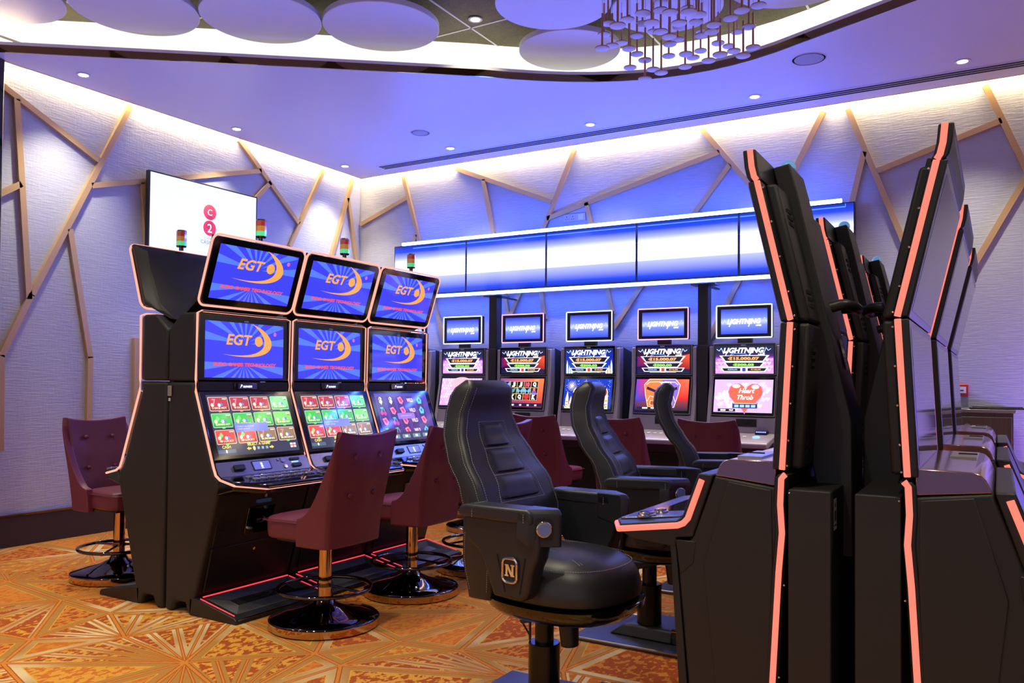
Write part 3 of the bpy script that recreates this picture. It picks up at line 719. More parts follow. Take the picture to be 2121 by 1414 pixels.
PW = .72
def make_slot(kind):
    t = empty('slot_machine', (0, 0, 0), 0, 'x', 'slot machine')      # faces local +X, y across
    hw = PW / 2 - .010
    # lower body
    prof = [(.012, 0), (.072, 0), (.098, .06), (.185, .06), (.205, 0), (.25, 0), (.262, .098), (.432, .669), (.445, .735), (.445, .76), (.40, .80), (.235, 1.243), (.232, 1.296), (.006, 1.296)]
    MB().prism(prof, 'y', -hw, hw).build('cabinet_body', 'cab', t, bevel=.018, seg=3)
    MB().prism([(.006, 1.302), (.228, 1.302), (.228, 1.69), (.11, 1.69), (.006, 1.60)], 'y', -hw, hw).build('upper_cabinet', 'cab', t, bevel=.012)
    MB().prism([(0.0, .02), (.02, .02), (.02, 1.55), (0, 1.55)], 'y', -hw + .03, hw - .03).build('rear_panel', 'black', t)
    # topper hull and bezel
    tn = Vector((.252, 0, 1.735)); tp = Vector((.378, 0, 2.115)); vdir = (tp - tn).normalized(); th = (tp - tn).length
    tf = Fr((tn + tp) / 2, (0, 1, 0), vdir)
    rr = lambda w, h, d, c=(0, 0): [tf.p(a_, b_, d) for a_, b_ in rrect(w, h, .035, 4, c)]
    def hull(inset, xt, zt_, xb, zb_):
        W_ = PW / 2 - .01 - inset; out = []; f_ = lambda v_: (xb + (xt - xb) * v_ ** .42, zb_ + (zt_ - zb_) * v_)
        for k in range(9): v_ = 1 - k / 8; out.append((f_(v_)[0], W_, f_(v_)[1]))
        for k in range(9): v_ = k / 8; out.append((f_(v_)[0], -W_, f_(v_)[1]))
        return out
    def frame_ring(w, h_, d):
        out = []
        for k in range(9): q = tf.p(w / 2, h_ / 2 - h_ * k / 8, d); out.append(q)
        for k in range(9): q = tf.p(-w / 2, -h_ / 2 + h_ * k / 8, d); out.append(q)
        return out
    MB().loft([frame_ring(PW - .04, th - .01, -.006), frame_ring(PW - .04, th - .012, -.03), hull(.05, .325, 2.095, .05, 1.665), hull(.075, .31, 2.085, .03, 1.66)]).build('topper_housing', 'cab2', t, bevel=.006)
    b = MB(); slab(b, tf, PW - .034, th - .006, .04, -.008, .006); b.build('topper_bezel', 'gloss', t, bevel=.004)
    a = Art(Fr(tf.p(0, 0, .0062), (0, 1, 0), vdir)); egt_screen(a, PW - .125, th - .085); a.build('topper_screen', t)
    MB().tube([tf.p(a_, b_, -.002) for a_, b_ in rrect(PW - .016, th + .012, .045, 6)], .0065, 8, closed=True, up=tuple(tf.n)).build('topper_light_strip', 'led_warm', t)
    # upper screen
    uf = Fr((.243, 0, 1.496), (0, 1, 0), (0, 0, 1))
    b = MB(); slab(b, uf, PW - .03, .378, .02, -.012, .004); b.build('upper_bezel', 'gloss', t, bevel=.003)
    a = Art(Fr((.2474, 0, 1.485), (0, 1, 0), (0, 0, 1))); egt_screen(a, PW - .13, .325); a.text('304006', 0, .172, .035, C3(120, 120, 130), 3); a.build('upper_screen', t)
    # speaker band with ribs and name plate
    bd = MB().box(.225, .246, -hw + .01, hw - .01, 1.246, 1.298).build('speaker_band', 'black', t)
    b = MB()
    for k in range(5):
        for y0, y1 in ((-hw + .02, -.10), (.10, hw - .02)): b.box(.246, .250, y0, y1, 1.253 + k * .009, 1.257 + k * .009)
    b.build('rib', 'cab', bd)
    b = MB().box(.246, .256, -.085, .085, 1.252, 1.294); b.build('name_plate', 'chromeblack', bd, bevel=.004)
    a = Art(Fr((.2568, 0, 1.273), (0, 1, 0), (0, 0, 1))); a.rect(0, 0, .12, .03, (.02, .02, .05), 0); a.text('P', -.038, 0, .016, (1.2, 1.2, 1.5), 2, shear=.3, bold=.03, h=.02); a.text('REMIER', .008, -.002, .07, (1.2, 1.2, 1.5), 2, shear=.3, bold=.03, h=.012); a.build('name_lettering', bd)
    # lower sloping screen
    p0, p1 = Vector((.393, 0, .862)), Vector((.258, 0, 1.240)); lv = (p1 - p0).normalized(); lh = (p1 - p0).length; lf = Fr((p0 + p1) / 2, (0, 1, 0), lv)
    b = MB(); slab(b, lf, PW - .03, lh, .01, -.03, .006); b.build('lower_bezel', 'gloss', t, bevel=.003)
    a = Art(Fr(lf.p(0, .0, .0064), (0, 1, 0), lv)); w, h = PW - .11, lh - .04
    if kind == 'menu':
        a.rect(0, 0, w, h, (.012, .013, .045), 1)
        cols = [[(150, 35, 40)] * 3 + [(90, 190, 120)], [(50, 160, 60)] * 3 + [(100, 180, 80)], [(190, 50, 40)] * 2 + [(120, 95, 60)] * 2]
        txt = [['5 DICE HOT', '40 DICE HOT', '20 DICE HOT', '100 LUCKY'], ['BURNING HOT', 'BURNING', 'BURNING', 'BURNING HOT'], ['40 LUCKY', '20 LUCKY', 'BURNING', 'BURNING']]
        for r in range(3):
            for c in range(4):
                x = -w / 2 + w * (c + .5) / 4 - .0; y = h / 2 - .055 - r * .098; cc = C3(*cols[r][c], 1.5)
                bd_ = C3(235, 190, 160) if cols[r][c][0] > 110 else C3(140, 230, 150)
                a.rr(x, y, .138, .085, .008, bd_, 2); a.rr(x, y, .130, .077, .006, cc, 3)
                a.poly([(x - .065, y - .036), (x + .065, y - .036), (x + .065, y - .01), (x - .065, y - .01)], [tuple(q * .35 for q in cc)] * 2 + [cc] * 2, 4)
                a.text('7' if cols[r][c][0] in (150, 120) else '\u2663', x - .03, y + .012, .026, C3(245, 130, 160) if cols[r][c][0] in (150, 120) else C3(120, 225, 120), 6, bold=.04)
                a.disc(x + .002, y - .006, .011, C3(235, 235, 255), 5, 7); a.disc(x - .045, y - .006, .012, C3(255, 235, 200), 5, 6); a.disc(x + .02, y - .004, .009, C3(120, 120, 220), 5, 7)
                a.rect(x + .045, y + .03, .03, .006, C3(230, 230, 230), 5); a.rect(x + .05, y + .02, .02, .005, C3(210, 60, 60), 5)
                a.text(txt[r][c], x, y - .024, .10, C3(250, 235, 200), 6, bold=.03, h=.012); a.rr(x, y - .043, .022, .012, .004, C3(240, 150, 90) if r == 0 and c < 3 else C3(120, 220, 110), 5)
        a.rect(.0 - .03, -.02, .245, .052, C3(120, 130, 225), 7); a.text('Confirm was removed', -.075, -.012, .12, C3(230, 230, 250), 8, h=.008); a.text('Install continue', -.09, -.027, .085, C3(230, 230, 250), 8, h=.008)
        YE = C3(250, 205, 70)
        a.text('CASH', -w / 2 + .065, -h / 2 + .052, .06, YE, 5, bold=.04); a.rr(-w / 2 + .065, -h / 2 + .026, .125, .022, .004, C3(70, 90, 120), 4); a.text('0', -w / 2 + .06, -h / 2 + .026, .012, WHT, 6, bold=.04)
        a.text('SELECT A GAME', -.005, -h / 2 + .060, .17, YE, 5, bold=.04)
        for k in range(4): a.rr(-.045 + k * .032, -h / 2 + .034, .02, .018, .003, YE if k == 0 else C3(120, 140, 160), 4); a.text(str(k + 1), -.045 + k * .032, -h / 2 + .034, .006, C3(240, 240, 240), 6, bold=.03)
        for sg in (-1, 1): xx = .003 + sg * .085; a.poly([(xx + sg * .018, -h / 2 + .034), (xx, -h / 2 + .045), (xx, -h / 2 + .039), (xx - sg * .016, -h / 2 + .039), (xx - sg * .016, -h / 2 + .029), (xx, -h / 2 + .029), (xx, -h / 2 + .023)], YE, 4)
        fx, fy = w / 2 - .045, -h / 2 + .035; a.rect(fx, fy, .045, .028, (1, 1, 1.1), 4); a.rect(fx, fy, .045, .006, C3(210, 50, 50), 5); a.rect(fx, fy, .007, .028, C3(210, 50, 50), 5)
    else:
        a.vgrad(0, 0, w, h, [(0, C3(40, 20, 90)), (.5, C3(80, 40, 150)), (1, C3(60, 50, 170))], 1)
        sy = [['$', '\u25d7', '\u25d7', '\u25d7', '\u25d7'], ['$', '$', 'd', 'd', 'c'], ['m', 'm', 'm', 'd', 'd'], ['W', 'W', 'W', 'W', 'W'], ['g', 'g', 'g', 'c', 'g']]
        for c in range(5):
            x = -w / 2 + .055 + c * (w - .09) / 4.6
            a.rr(x, .03, .094, h - .10, .004, C3(105, 60, 170), 2); a.rr(x, .03, .088, h - .106, .004, C3(60, 25, 110), 3)
            for r in range(4):
                y = h / 2 - .055 - r * .078
                k = (c + r) % 4
                if c == 3: a.text('WILD', x, y, .075, C3(250, 210, 240), 5, bold=.04, h=.03)
                elif r == 0 and c < 2: a.text('$', x, y, .034, C3(240, 240, 255), 5, bold=.05)
                elif c == 2 or k == 2: a.poly([(x - .03, y + .02), (x + .012, y + .03), (x + .034, y - .006), (x + .01, y - .03), (x - .016, y - .022)], C3(245, 130, 170), 4); a.poly([(x - .018, y + .01), (x + .008, y + .018), (x + .022, y - .004), (x + .004, y - .018)], C3(210, 40, 110), 5)
                elif c == 4: a.poly([(x - .03, y), (x, y + .03), (x + .03, y), (x + .02, y - .03), (x - .02, y - .03)], C3(90, 200, 220), 4); a.disc(x, y, .012, C3(40, 110, 200), 5, 8)
                else:
                    a.disc(x - .016, y - .014, .016, C3(215, 50, 150), 4, 14); a.disc(x + .018, y - .018, .016, C3(200, 50, 160), 4, 14); a.line([(x - .016, y), (x + .004, y + .028), (x + .018, y)], .004, C3(90, 220, 200), 5); a.poly([(x + .004, y + .03), (x - .03, y + .026), (x - .012, y + .014)], C3(60, 190, 190), 5)
        a.rr(.0, .005, .20, .045, .008, C3(150, 110, 215), 7); a.text('JACKPOT', 0, .005, .13, C3(225, 210, 250), 8, h=.012)
        a.rect(0, -h / 2 + .035, w, .06, (.02, .02, .08), 6)
        for k in range(4): a.rr(-.18 + k * .12, -h / 2 + .033, .09, .03, .004, C3(110, 130, 150), 7); a.text('100', -.18 + k * .12, -h / 2 + .033, .03, WHT, 8, bold=.03)
    a.build('lower_screen', t, gain=1.1, wash=.045)
    # button deck: upper panel with readers, lower key tray
    d0, d1 = Vector((.452, 0, .772)), Vector((.402, 0, .850)); dv = (d1 - d0).normalized(); dh = (d1 - d0).length; df = Fr((d0 + d1) / 2, (0, 1, 0), dv)
    b = MB(); slab(b, df, PW - .03, dh, .004, -.03, .004); pn = b.build('reader_panel', 'deck', t, bevel=.002)
    b = MB(); slab(b, df, .075, .034, .006, .004, .022, (-.20, .0)); b.build('ticket_slot', 'black', pn, bevel=.004)
    b = MB(); slab(b, df, .135, .06, .003, .004, .007, (-.03, .005)); b.build('display_frame', 'black', pn)
    a = Art(Fr(df.p(-.03, .005, .0072), (0, 1, 0), dv)); a.rect(0, 0, .122, .050, C3(105, 110, 200), 0); a.disc(0, .010, .008, WHT, 1, 12); a.disc(0, -.006, .008, WHT, 1, 12); a.rect(0, -.019, .018, .003, WHT, 1); a.build('player_display', pn)
    b = MB()
    for xx, yy, r in ((.14, .025, .018), (.145, -.018, .014), (.105, .03, .009)): b.cyl(df.p(xx, yy, .003), df.p(xx, yy, .010), r, 18)
    b.build('key_lock', 'chrome', pn, bevel=.002)
    b = MB(); slab(b, df, .075, .016, .003, .004, .012, (.235, .026)); slab(b, df, .07, .022, .003, .004, .014, (.235, -.016)); b.build('note_slot', 'black', pn, bevel=.002)
    b = MB(); slab(b, df, .055, .008, .002, .0045, .008, (.23, .006)); b.build('slot_light', 'slot_blue', pn)
    dk = [(-hw + .005, .455), (-hw + .005, .56), (-hw + .12, .690), (hw - .12, .690), (hw - .005, .56), (hw - .005, .455)]
    dz = lambda x: .775 - (x - .455) * .13
    mb = MB(); top = [(x, y, dz(x)) for y, x in dk]; bot = [(x if x > .5 else x - .03, y, dz(x) - .05 + (0 if x > .5 else -.05)) for y, x in dk]; mb.loft([bot, top]); tray = mb.build('button_tray', 'gloss', t, bevel=.006)
    b = MB()
    for r in range(2):
        for k in range(9): x = .52 + r * .055; y = -.20 + k * .052; b.add([], []); slab(b, Fr((x, y, dz(x)), (0, 1, 0), (-1, 0, .13)), .042, .034, .008, -.002, .010)
    b.build('button', 'clearkey', tray, bevel=.003)
    b = MB(); slab(b, Fr((.60, .285, dz(.60)), (0, 1, 0), (-1, 0, .13)), .05, .05, .01, -.002, .012); b.build('spin_button', 'clearkey', tray, bevel=.004)
    # outline light strip
    zz = lambda x: dz(x) - .022
    side = [(.252, 1.685), (.247, 1.31), (.249, 1.243), (.405, .828), (.425, .785), (.462, .762)]
    pth = [(x, -hw - .001, z) for x, z in side] + [(x + .004, y, zz(x)) for y, x in dk[1:5]] + [(x, hw + .001, z) for x, z in side[::-1]] + [(.247, hw - .03, 1.697), (.247, -hw + .03, 1.697)]
    MB().tube(pth, .0065, 8, closed=True).build('light_strip', 'led_warm', t)
    pth2 = [(x + .012, y * .985, z + (.004 if z < .8 else 0)) for x, y, z in pth]
    MB().tube(pth2, .004, 6, closed=True).build('chrome_edge', 'chromeblack', t)
    # front doors
    n0, n1 = Vector((.277, 0, .115)), Vector((.418, 0, .66)); fvv = (n1 - n0).normalized(); ff_ = Fr(n0, (0, 1, 0), fvv)
    b = MB(); slab(b, ff_, PW - .11, .26, .004, -.004, .006, (0, .135)); ld_ = b.build('lower_door', 'black', t, bevel=.004)
    b = MB(); b.cyl(ff_.p(0, .22, .005), ff_.p(0, .22, .012), .009, 14); b.build('lock', 'chrome', ld_)
    b = MB(); slab(b, ff_, PW - .11, .27, .004, -.004, .006, (0, .405)); ud_ = b.build('upper_door', 'black', t, bevel=.004)
    b = MB()
    for k in range(22):
        for sg in (-1, 1): slab(b, ff_, .13, .004, 0, .006, .008, (sg * .22, .30 + k * .010))
    b.build('speaker_rib', 'cab2', ud_)
    b = MB(); slab(b, ff_, .20, .17, .01, .006, .014, (0, .40)); b.build('badge_plate', 'gloss', ud_, bevel=.004)
    b = MB(); slab(b, ff_, .11, .02, .006, .010, .018, (0, .515)); b.build('door_lamp', 'door_glow', ud_)
    b = MB(); b.cyl(ff_.p(.01, .545, .0), ff_.p(.01, .545, .014), .010, 14); b.build('lock', 'chrome', ud_)
    a = Art(Fr(ff_.p(0, .39, .0145), (0, 1, 0), fvv)); egt_logo(a, .16, 0, 0, C3(110, 110, 115)); a.build('badge', ud_, 'print')
    b = MB().box(.292, .300, -hw + .035, hw - .035, .098, .104); b.build('floor_light_strip', 'led_strip_red', t)
    # foot plate
    pp = [(.225, 0), (.225, .092), (.275, .095), (.585, .035), (.602, .022), (.602, 0)]
    fp = MB().prism(pp, 'y', -hw, hw).build('foot_plate', 'cab2', t, bevel=.004)
    pf = Fr((.43, 0, .0656), (0, 1, 0), (-.31, 0, .06))
    b = MB()
    for k in range(10):
        w_ = PW - .12 - k * .018; h_ = .25 - k * .018; q = rrect(w_, h_, .003, 1); b.tube([pf.p(x, y, .001) for x, y in q], .0022, 4, closed=True, up=tuple(pf.n))
    b.build('rib', 'rubber', fp)
    a = Art(Fr(pf.p(0, 0, .002), (0, 1, 0), (-.31, 0, .06))); egt_logo(a, .32, 0, 0, C3(60, 60, 62)); a.build('plate_mark', fp, 'print')
    for sg in (-1, 1): MB().cyl(pf.p(sg * (hw - .02), .14, .002), pf.p(sg * (hw - .02), -.14, .002), .003, 6).build('plate_light_strip', 'led_strip_red', fp)
    MB().tube([(.603, -hw + .01, .024), (.603, hw - .01, .024)], .005, 8).build('nosing', 'chromeblack', fp)
    # signal light on the topper
    c = (.36, .0, 2.128)
    sg_ = MB().cyl(c, (c[0], c[1], c[2] + .022), .014, 14).lathe([(.001, .02), (.028, .022), (.032, .03), (.001, .03)], 20, c).build('signal_light', 'chromeblack', t)
    for z0, z1, m_, nm in ((.03, .058, 'sig_green', 'green_lens'), (.059, .090, 'sig_amber', 'amber_lens'), (.091, .122, 'sig_red', 'red_lens')): MB().cyl((c[0], c[1], c[2] + z0), (c[0], c[1], c[2] + z1), .031, 8).build(nm, m_, sg_)
    MB().lathe([(.031, .122), (.028, .130), (.001, .132)], 8, c).build('lens_cap', 'chrome', sg_)
    return t
MAT['deck'] = mat('mirror_blue_black_panel', srgb(150, 150, 180), .2, .75, vary=.04)
MAT['slot_blue'] = led('slot_blue_light', (.2, .4, 1, 1), 2)
MAT['door_glow'] = mat('door_lamp_lens', srgb(30, 45, 70), .2, emit=(.05, .12, .3, 1), es=.12)
MAT['clearkey'] = mat('clear_key', srgb(150, 150, 170), .06, .6, coat=1, vary=.1)
XC = -4.105
mA = make_slot('menu'); mC = make_slot('reels')
y0 = 3.03 + PW / 2
mA.location = (XC, y0, 0); mA['label'] = 'slot machine nearest the camera in the left bank, blue screens over a game menu'; mA['group'] = 'slot machines of the left bank'
copy_tree(mA, (XC, y0 + PW, 0), 0, 'middle slot machine of the left bank facing right, with game menu screen')
mC.location = (XC, y0 + 2 * PW, 0); mC['label'] = 'farthest slot machine of the left bank facing right, fruit reels on its lower screen'; mC['group'] = 'slot machines of the left bank'
m = copy_tree(mA, (XC, y0, 0), PI, 'slot machine facing the left wall, its dark topper back in view', 'slot machines facing the left wall')
copy_tree(mA, (XC, y0 + PW, 0), PI, 'middle slot machine facing the left wall, hidden behind the bank')
copy_tree(mA, (XC, y0 + 2 * PW, 0), PI, 'far slot machine facing the left wall, hidden behind the bank')
for o_ in [o_ for o_ in bpy.data.objects if o_.name.startswith('plate_light_strip')]:
    r_ = o_
    while r_.parent: r_ = r_.parent
    if abs(r_.rotation_euler.z) > 3: bpy.data.objects.remove(o_)
# rating plate on the side of the nearest machine
a = Art(Fr((.03, -PW / 2 + .0035, 1.245), (1, 0, 0), (0, 0, 1))); a.rect(0, 0, .034, .058, C3(165, 160, 145), 0)
for k in range(6): a.rect(-.002, .02 - k * .008, .024, .0015, C3(60, 60, 60), 1)
a.rect(.0, -.05, .018, .016, C3(225, 225, 220), 0); a.rect(0, -.05, .012, .003, C3(80, 80, 80), 1)
a.build('rating_plate', mA, 'print', 'small metal rating plate')

# ------------------------------------------------------------------ back row: link jackpot machines (face -Y)
def light_logo(a, cx_, cy_, w, blue=True):
    if blue:
        BL = C3(70, 150, 245)
        for sg in (-1, 1):
            P = [(cx_ + sg * w * .40, cy_ - .004), (cx_ + sg * w * .47, cy_ - .028), (cx_ + sg * w * .52, cy_ + .022), (cx_ + sg * w * .57, cy_ - .004), (cx_ + sg * w * .63, cy_ + .012)]
            a.line(P, .006, BL, 3); a.line(P, .002, WHT, 4)
        a.line([(cx_ - w * .25, cy_ - .02), (cx_ - w * .32, cy_ - .045), (cx_ - w * .2, cy_ - .025), (cx_ + w * .05, cy_ - .03), (cx_ + w * .12, cy_ - .05), (cx_ + w * .2, cy_ - .02)], .005, C3(90, 160, 250), 3)
    a.text('LIGHTNING', cx_, cy_, w * .96, WHT, 6, shear=.25, bold=.04, h=.046)
    a.line([(cx_ - w * .36, cy_ + .006), (cx_ - w * .42, cy_ - .044)], .008, WHT, 5); a.line([(cx_ + w * .21, cy_ + .01), (cx_ + w * .13, cy_ - .046)], .008, WHT, 5)
    a.text('LINK', cx_ + w * .42, cy_ - .036, w * .17, WHT, 6, shear=.25, bold=.05, h=.014)
def trap(a, cy_, w0, w1, h, L=3):
    a.poly([(-w1 / 2 - .006, cy_ - h / 2 - .004), (w1 / 2 + .006, cy_ - h / 2 - .004), (w0 / 2 + .010, cy_ + h / 2 + .004), (-w0 / 2 - .010, cy_ + h / 2 + .004)], WHT, L)
    a.poly([(-w1 / 2, cy_ - h / 2), (w1 / 2, cy_ - h / 2), (w0 / 2 - .012, cy_ + h / 2), (-w0 / 2 + .012, cy_ + h / 2)], (.012, .01, .02), L + 1)
def hexes(a, w, h, y0, y1, c0, c1, L=2, hearts=False):
    random.seed(3); s_ = .034
    for i in range(int(w / s_) + 2):
        for j in range(int(h / (s_ * .87)) + 2):
            x = -w / 2 + i * s_ + (j % 2) * s_ / 2; y = -h / 2 + j * s_ * .87
            if abs(x) < w / 2 - .016 and y0 < y < y1:
                k = random.random(); c = tuple(c0[q] * k + c1[q] * (1 - k) for q in range(3))
                if hearts: heart(a, x, y, .017, c, L)
                else: a.disc(x, y, .0165, c, L, 6)
def heart(a, x, y, r, c, L):
    P = []
    for k in range(24):
        t = 2 * PI * k / 24; P.append((x + r * math.sin(t) ** 3, y + r * (13 * math.cos(t) - 5 * math.cos(2 * t) - 2 * math.cos(3 * t) - math.cos(4 * t)) / 16))
    a.poly(P, c, L)
def upper_art(a, w, h, th, gr, mj):
    DN = (.012, .014, .05)
    if th in ('hex', 'heart'):
        a.vgrad(0, 0, w, h, [(0, C3(215, 150, 235)), (.5, C3(190, 110, 225)), (.62, C3(80, 30, 120)), (.75, DN), (1, DN)], 1)
        hexes(a, w, h, -h / 2 + .015, .02, C3(240, 205, 250), C3(205, 150, 235), 2, th == 'heart')
    elif th in ('red', 'tiki'):
        a.vgrad(0, 0, w, h, [(0, DN), (.25, C3(30, 12, 60)), (.5, C3(70, 15, 70)), (.7, C3(40, 12, 40)), (1, DN)], 1)
        a.poly([(w * .30, -.07), (w / 2, -.08), (w / 2, .055), (w * .32, .04)], [C3(120, 20, 40), C3(150, 30, 30), C3(235, 80, 40), C3(200, 40, 40)], 2)
        a.poly([(-w / 2, -.06), (-w * .3, -.04), (-w * .33, .03), (-w / 2, .04)], [C3(70, 20, 90), C3(90, 20, 60), C3(170, 30, 50), C3(80, 20, 100)], 2)
    else:
        a.vgrad(0, 0, w, h, [(0, C3(60, 60, 60)), (.1, C3(30, 70, 170)), (.6, C3(20, 40, 160)), (1, (.01, .02, .1))], 1)
        for sg in (-1, 1):
            for k in range(3):
                x = sg * (w * .5 - .018 - k * .024); hh_ = (.10, .05, .03)[k]; a.poly([(x - .010, -h / 2), (x + .010, -h / 2), (x + .009, -h / 2 + hh_ * .8), (x, -h / 2 + hh_ + .03), (x - .009, -h / 2 + hh_ * .8)], C3(250, 225, 190) if sg > 0 else C3(200, 225, 250), 2)
        for k in range(24): a.disc(-w / 2 + w * random.random(), -h / 2 + .012 + .012 * random.random(), .006, C3(*random.choice([(230, 90, 50), (240, 200, 90), (90, 180, 110)])), 2, 6)
    light_logo(a, -.005, h * .345, w * .74)
    OR, GN = C3(250, 165, 95), C3(150, 240, 90)
    trap(a, .012, w * .82, w * .64, .044); a.text('\u20ac15.000,07', -.005, .009, w * .54, OR, 6, bold=.06, h=.033)
    a.text('GRAND', -.085, .036, .085, C3(250, 130, 90), 7, bold=.05, h=.008); a.text('JACKPOT', .0, .036, .06, WHT, 7, bold=.04, h=.007)
    trap(a, -.041, w * .70, w * .54, .034); a.text(gr, -.005, -.044, w * .36, GN, 6, bold=.06, h=.026); a.text('MAJOR', -.070, -.022, .07, C3(200, 250, 120), 7, bold=.05, h=.007); a.text('JACKPOT', -.005, -.022, .05, WHT, 7, bold=.04, h=.006)
    yb = -.084
    a.poly([(-w * .41, yb + .017), (w * .41, yb + .017), (w * .36, yb - .017), (-w * .36, yb - .017)], WHT, 3)
    for sg in (-1, 1): a.poly([(sg * .03, yb + .013), (sg * w * .385, yb + .013), (sg * w * .345, yb - .013), (sg * .03, yb - .013)], (.012, .012, .03), 4)
    a.text(mj[0], -w * .20, yb, w * .17, C3(150, 190, 235), 6, bold=.04, h=.014); a.text(mj[1], w * .20, yb, w * .17, C3(250, 170, 70), 6, bold=.04, h=.014)
    a.rr(0, yb, .044, .042, .004, C3(240, 240, 250), 5); a.rr(0, yb, .030, .030, .004, C3(60, 60, 170) if th in ('hex', 'heart') else C3(200, 60, 40), 6)
    a.rect(0, -h / 2 + .011, w * .5, .003, C3(220, 230, 90), 5)
def lower_art(a, w, h, th):
    if th == 'hex':
        a.rect(0, 0, w, h, C3(205, 150, 235), 1); hexes(a, w, h, -h / 2 + .015, h / 2 - .015, C3(245, 215, 250), C3(205, 160, 235), 2)
        a.disc(0, .09, .13, C3(245, 175, 190), 4, 30, .5)
    elif th == 'heart':
        a.rect(0, 0, w, h, C3(205, 175, 240), 1)
        random.seed(11)
        for k in range(75): x, y = random.uniform(-w / 2 + .03, w / 2 - .03), random.uniform(-h / 2 + .03, h / 2 - .03); heart(a, x, y, random.uniform(.018, .028), C3(*random.choice([(225, 200, 250), (240, 215, 250), (210, 185, 245), (235, 235, 255)])), 2 + (k % 2))
        heart(a, .02, .0, .150, C3(225, 130, 200), 5); heart(a, .02, .0, .143, C3(238, 100, 80), 6); a.disc(-.06, .085, .035, C3(255, 215, 205), 7, 20, .5); a.disc(.10, .08, .033, C3(255, 215, 205), 7, 20, .6)
        a.text('Heart', .03, .045, .135, WHT, 9, shear=.3, bold=.02); a.text('Throb', .02, -.012, .135, WHT, 9, shear=.3, bold=.02)
        a.rect(.02, -.082, .21, .048, C3(60, 45, 120), 8); a.rect(.02, -.064, .20, .006, C3(250, 230, 120), 9)
        for k in range(4): a.rr(-.05 + k * .047, -.087, .036, .022, .003, C3(150, 205, 250), 9)
        a.rect(-w * .27, -h / 2 + .018, .15, .024, (.01, .01, .02), 8); a.rr(-w * .33, -h / 2 + .018, .045, .014, .003, C3(250, 240, 210), 9); a.text('\u20ac0,00', -w * .19, -h / 2 + .018, .035, WHT, 9, bold=.04)
    elif th == 'red':
        a.poly([(-w / 2, -h / 2), (w / 2, -h / 2), (w / 2, h / 2), (-w / 2, h / 2)], [C3(50, 30, 120), C3(180, 50, 60), C3(235, 120, 60), C3(130, 60, 140)], 1)
        a.rect(-.01, .02, w * .80, h * .66, C3(240, 200, 120), 3)
        G_ = [['b', 'J', 'J', '10', 'Q'], ['f', 'f', 'b', 'b', 'v'], ['K', 'K', 'Q', 'r', 'K']]
        cw, chh = w * .80 / 5, h * .66 / 3
        for r in range(3):
            for c in range(5):
                x = -.01 - w * .40 + cw * (c + .5); y = .02 + h * .33 - chh * (r + .5); a.rect(x, y, cw - .005, chh - .004, (.012, .008, .015), 4); s_ = G_[r][c]
                if s_ == 'b':
                    for sg in (-1, 1): a.poly([(x, y), (x + sg * .032, y + .03), (x + sg * .036, y - .002), (x + sg * .02, y - .03)], C3(110, 175, 225), 6)
                elif s_ == 'f': a.poly([(x - .03, y - .03), (x - .02, y + .01), (x + .03, y + .03), (x + .012, y - .012)], C3(80, 150, 150), 6)
                elif s_ == 'v': a.poly([(x - .035, y - .03), (x + .035, y - .03), (x + .01, y + .012), (x - .01, y + .012)], C3(120, 90, 190), 6); a.disc(x, y + .014, .014, C3(240, 120, 60), 7, 10)
                elif s_ == 'r': a.disc(x, y + .006, .03, C3(205, 50, 60), 6, 16, .8); a.rect(x, y - .026, .05, .01, C3(200, 70, 60), 6)
                else: a.text(s_, x, y, .048 if s_ == '10' else .038, C3(235, 90, 120) if s_ == '10' else WHT, 6, bold=.07, h=.048)
        a.rect(0, -h / 2 + .022, w, .036, (.015, .012, .05), 5)
        for k in range(5): a.rr(-.16 + k * .085, -h / 2 + .020, .024, .016, .002, C3(240, 240, 230), 6)
        a.text('LINE 5', w * .34, h / 2 - .014, .05, C3(240, 200, 90), 5, bold=.03)
    elif th == 'city':
        a.vgrad(0, 0, w, h, [(0, C3(40, 60, 110)), (.2, C3(20, 50, 170)), (1, C3(25, 55, 175))], 1)
        random.seed(5)
        for k in range(140): a.disc(random.uniform(-w / 2 + .01, w / 2 - .01), random.uniform(-h * .2, h / 2 - .01), random.uniform(.001, .0028), WHT, 2, 5)
        for cx_, cy_, r in ((-w * .34, h * .26, .05), (-w * .05, h * .33, .03)):
            for k in range(18): t = 2 * PI * k / 18; a.line([(cx_, cy_), (cx_ + r * math.cos(t), cy_ + r * math.sin(t))], .0025, C3(255, 240, 200), 3)
        for x, hh_ in ((w * .40, .17), (w * .32, .09), (w * .25, .05), (-w * .42, .14), (-w * .34, .09)): a.poly([(x - .02, -h / 2), (x + .02, -h / 2), (x + .015, -h / 2 + hh_ * .7), (x, -h / 2 + hh_ + .03), (x - .015, -h / 2 + hh_ * .7)], C3(250, 220, 185), 3); a.rect(x, -h / 2 + hh_ * .45, .02, .01, C3(210, 90, 60), 4); a.rect(x, -h / 2 + hh_ * .25, .028, .008, C3(90, 140, 210), 4)
        for k in range(60): a.disc(random.uniform(-w / 2 + .01, w / 2 - .01), -h / 2 + .008 + .03 * random.random(), .006, C3(*random.choice([(60, 150, 90), (240, 230, 200), (60, 170, 140), (220, 120, 60)])), 5, 6)
        a.rr(.03, .012, .36, .10, .048, C3(255, 235, 200), 6); a.rr(.03, .012, .342, .084, .04, C3(150, 40, 30), 7); a.rr(.03, .012, .31, .06, .03, C3(240, 140, 60), 8); a.text('HIGH STAKES', .03, .012, .28, WHT, 9, bold=.05, h=.036)
    else:
        a.poly([(-w / 2, -h / 2), (w / 2, -h / 2), (w / 2, h / 2), (-w / 2, h / 2)], [(.01, .015, .04), (.02, .02, .05), C3(225, 90, 70), C3(150, 70, 190)], 1)
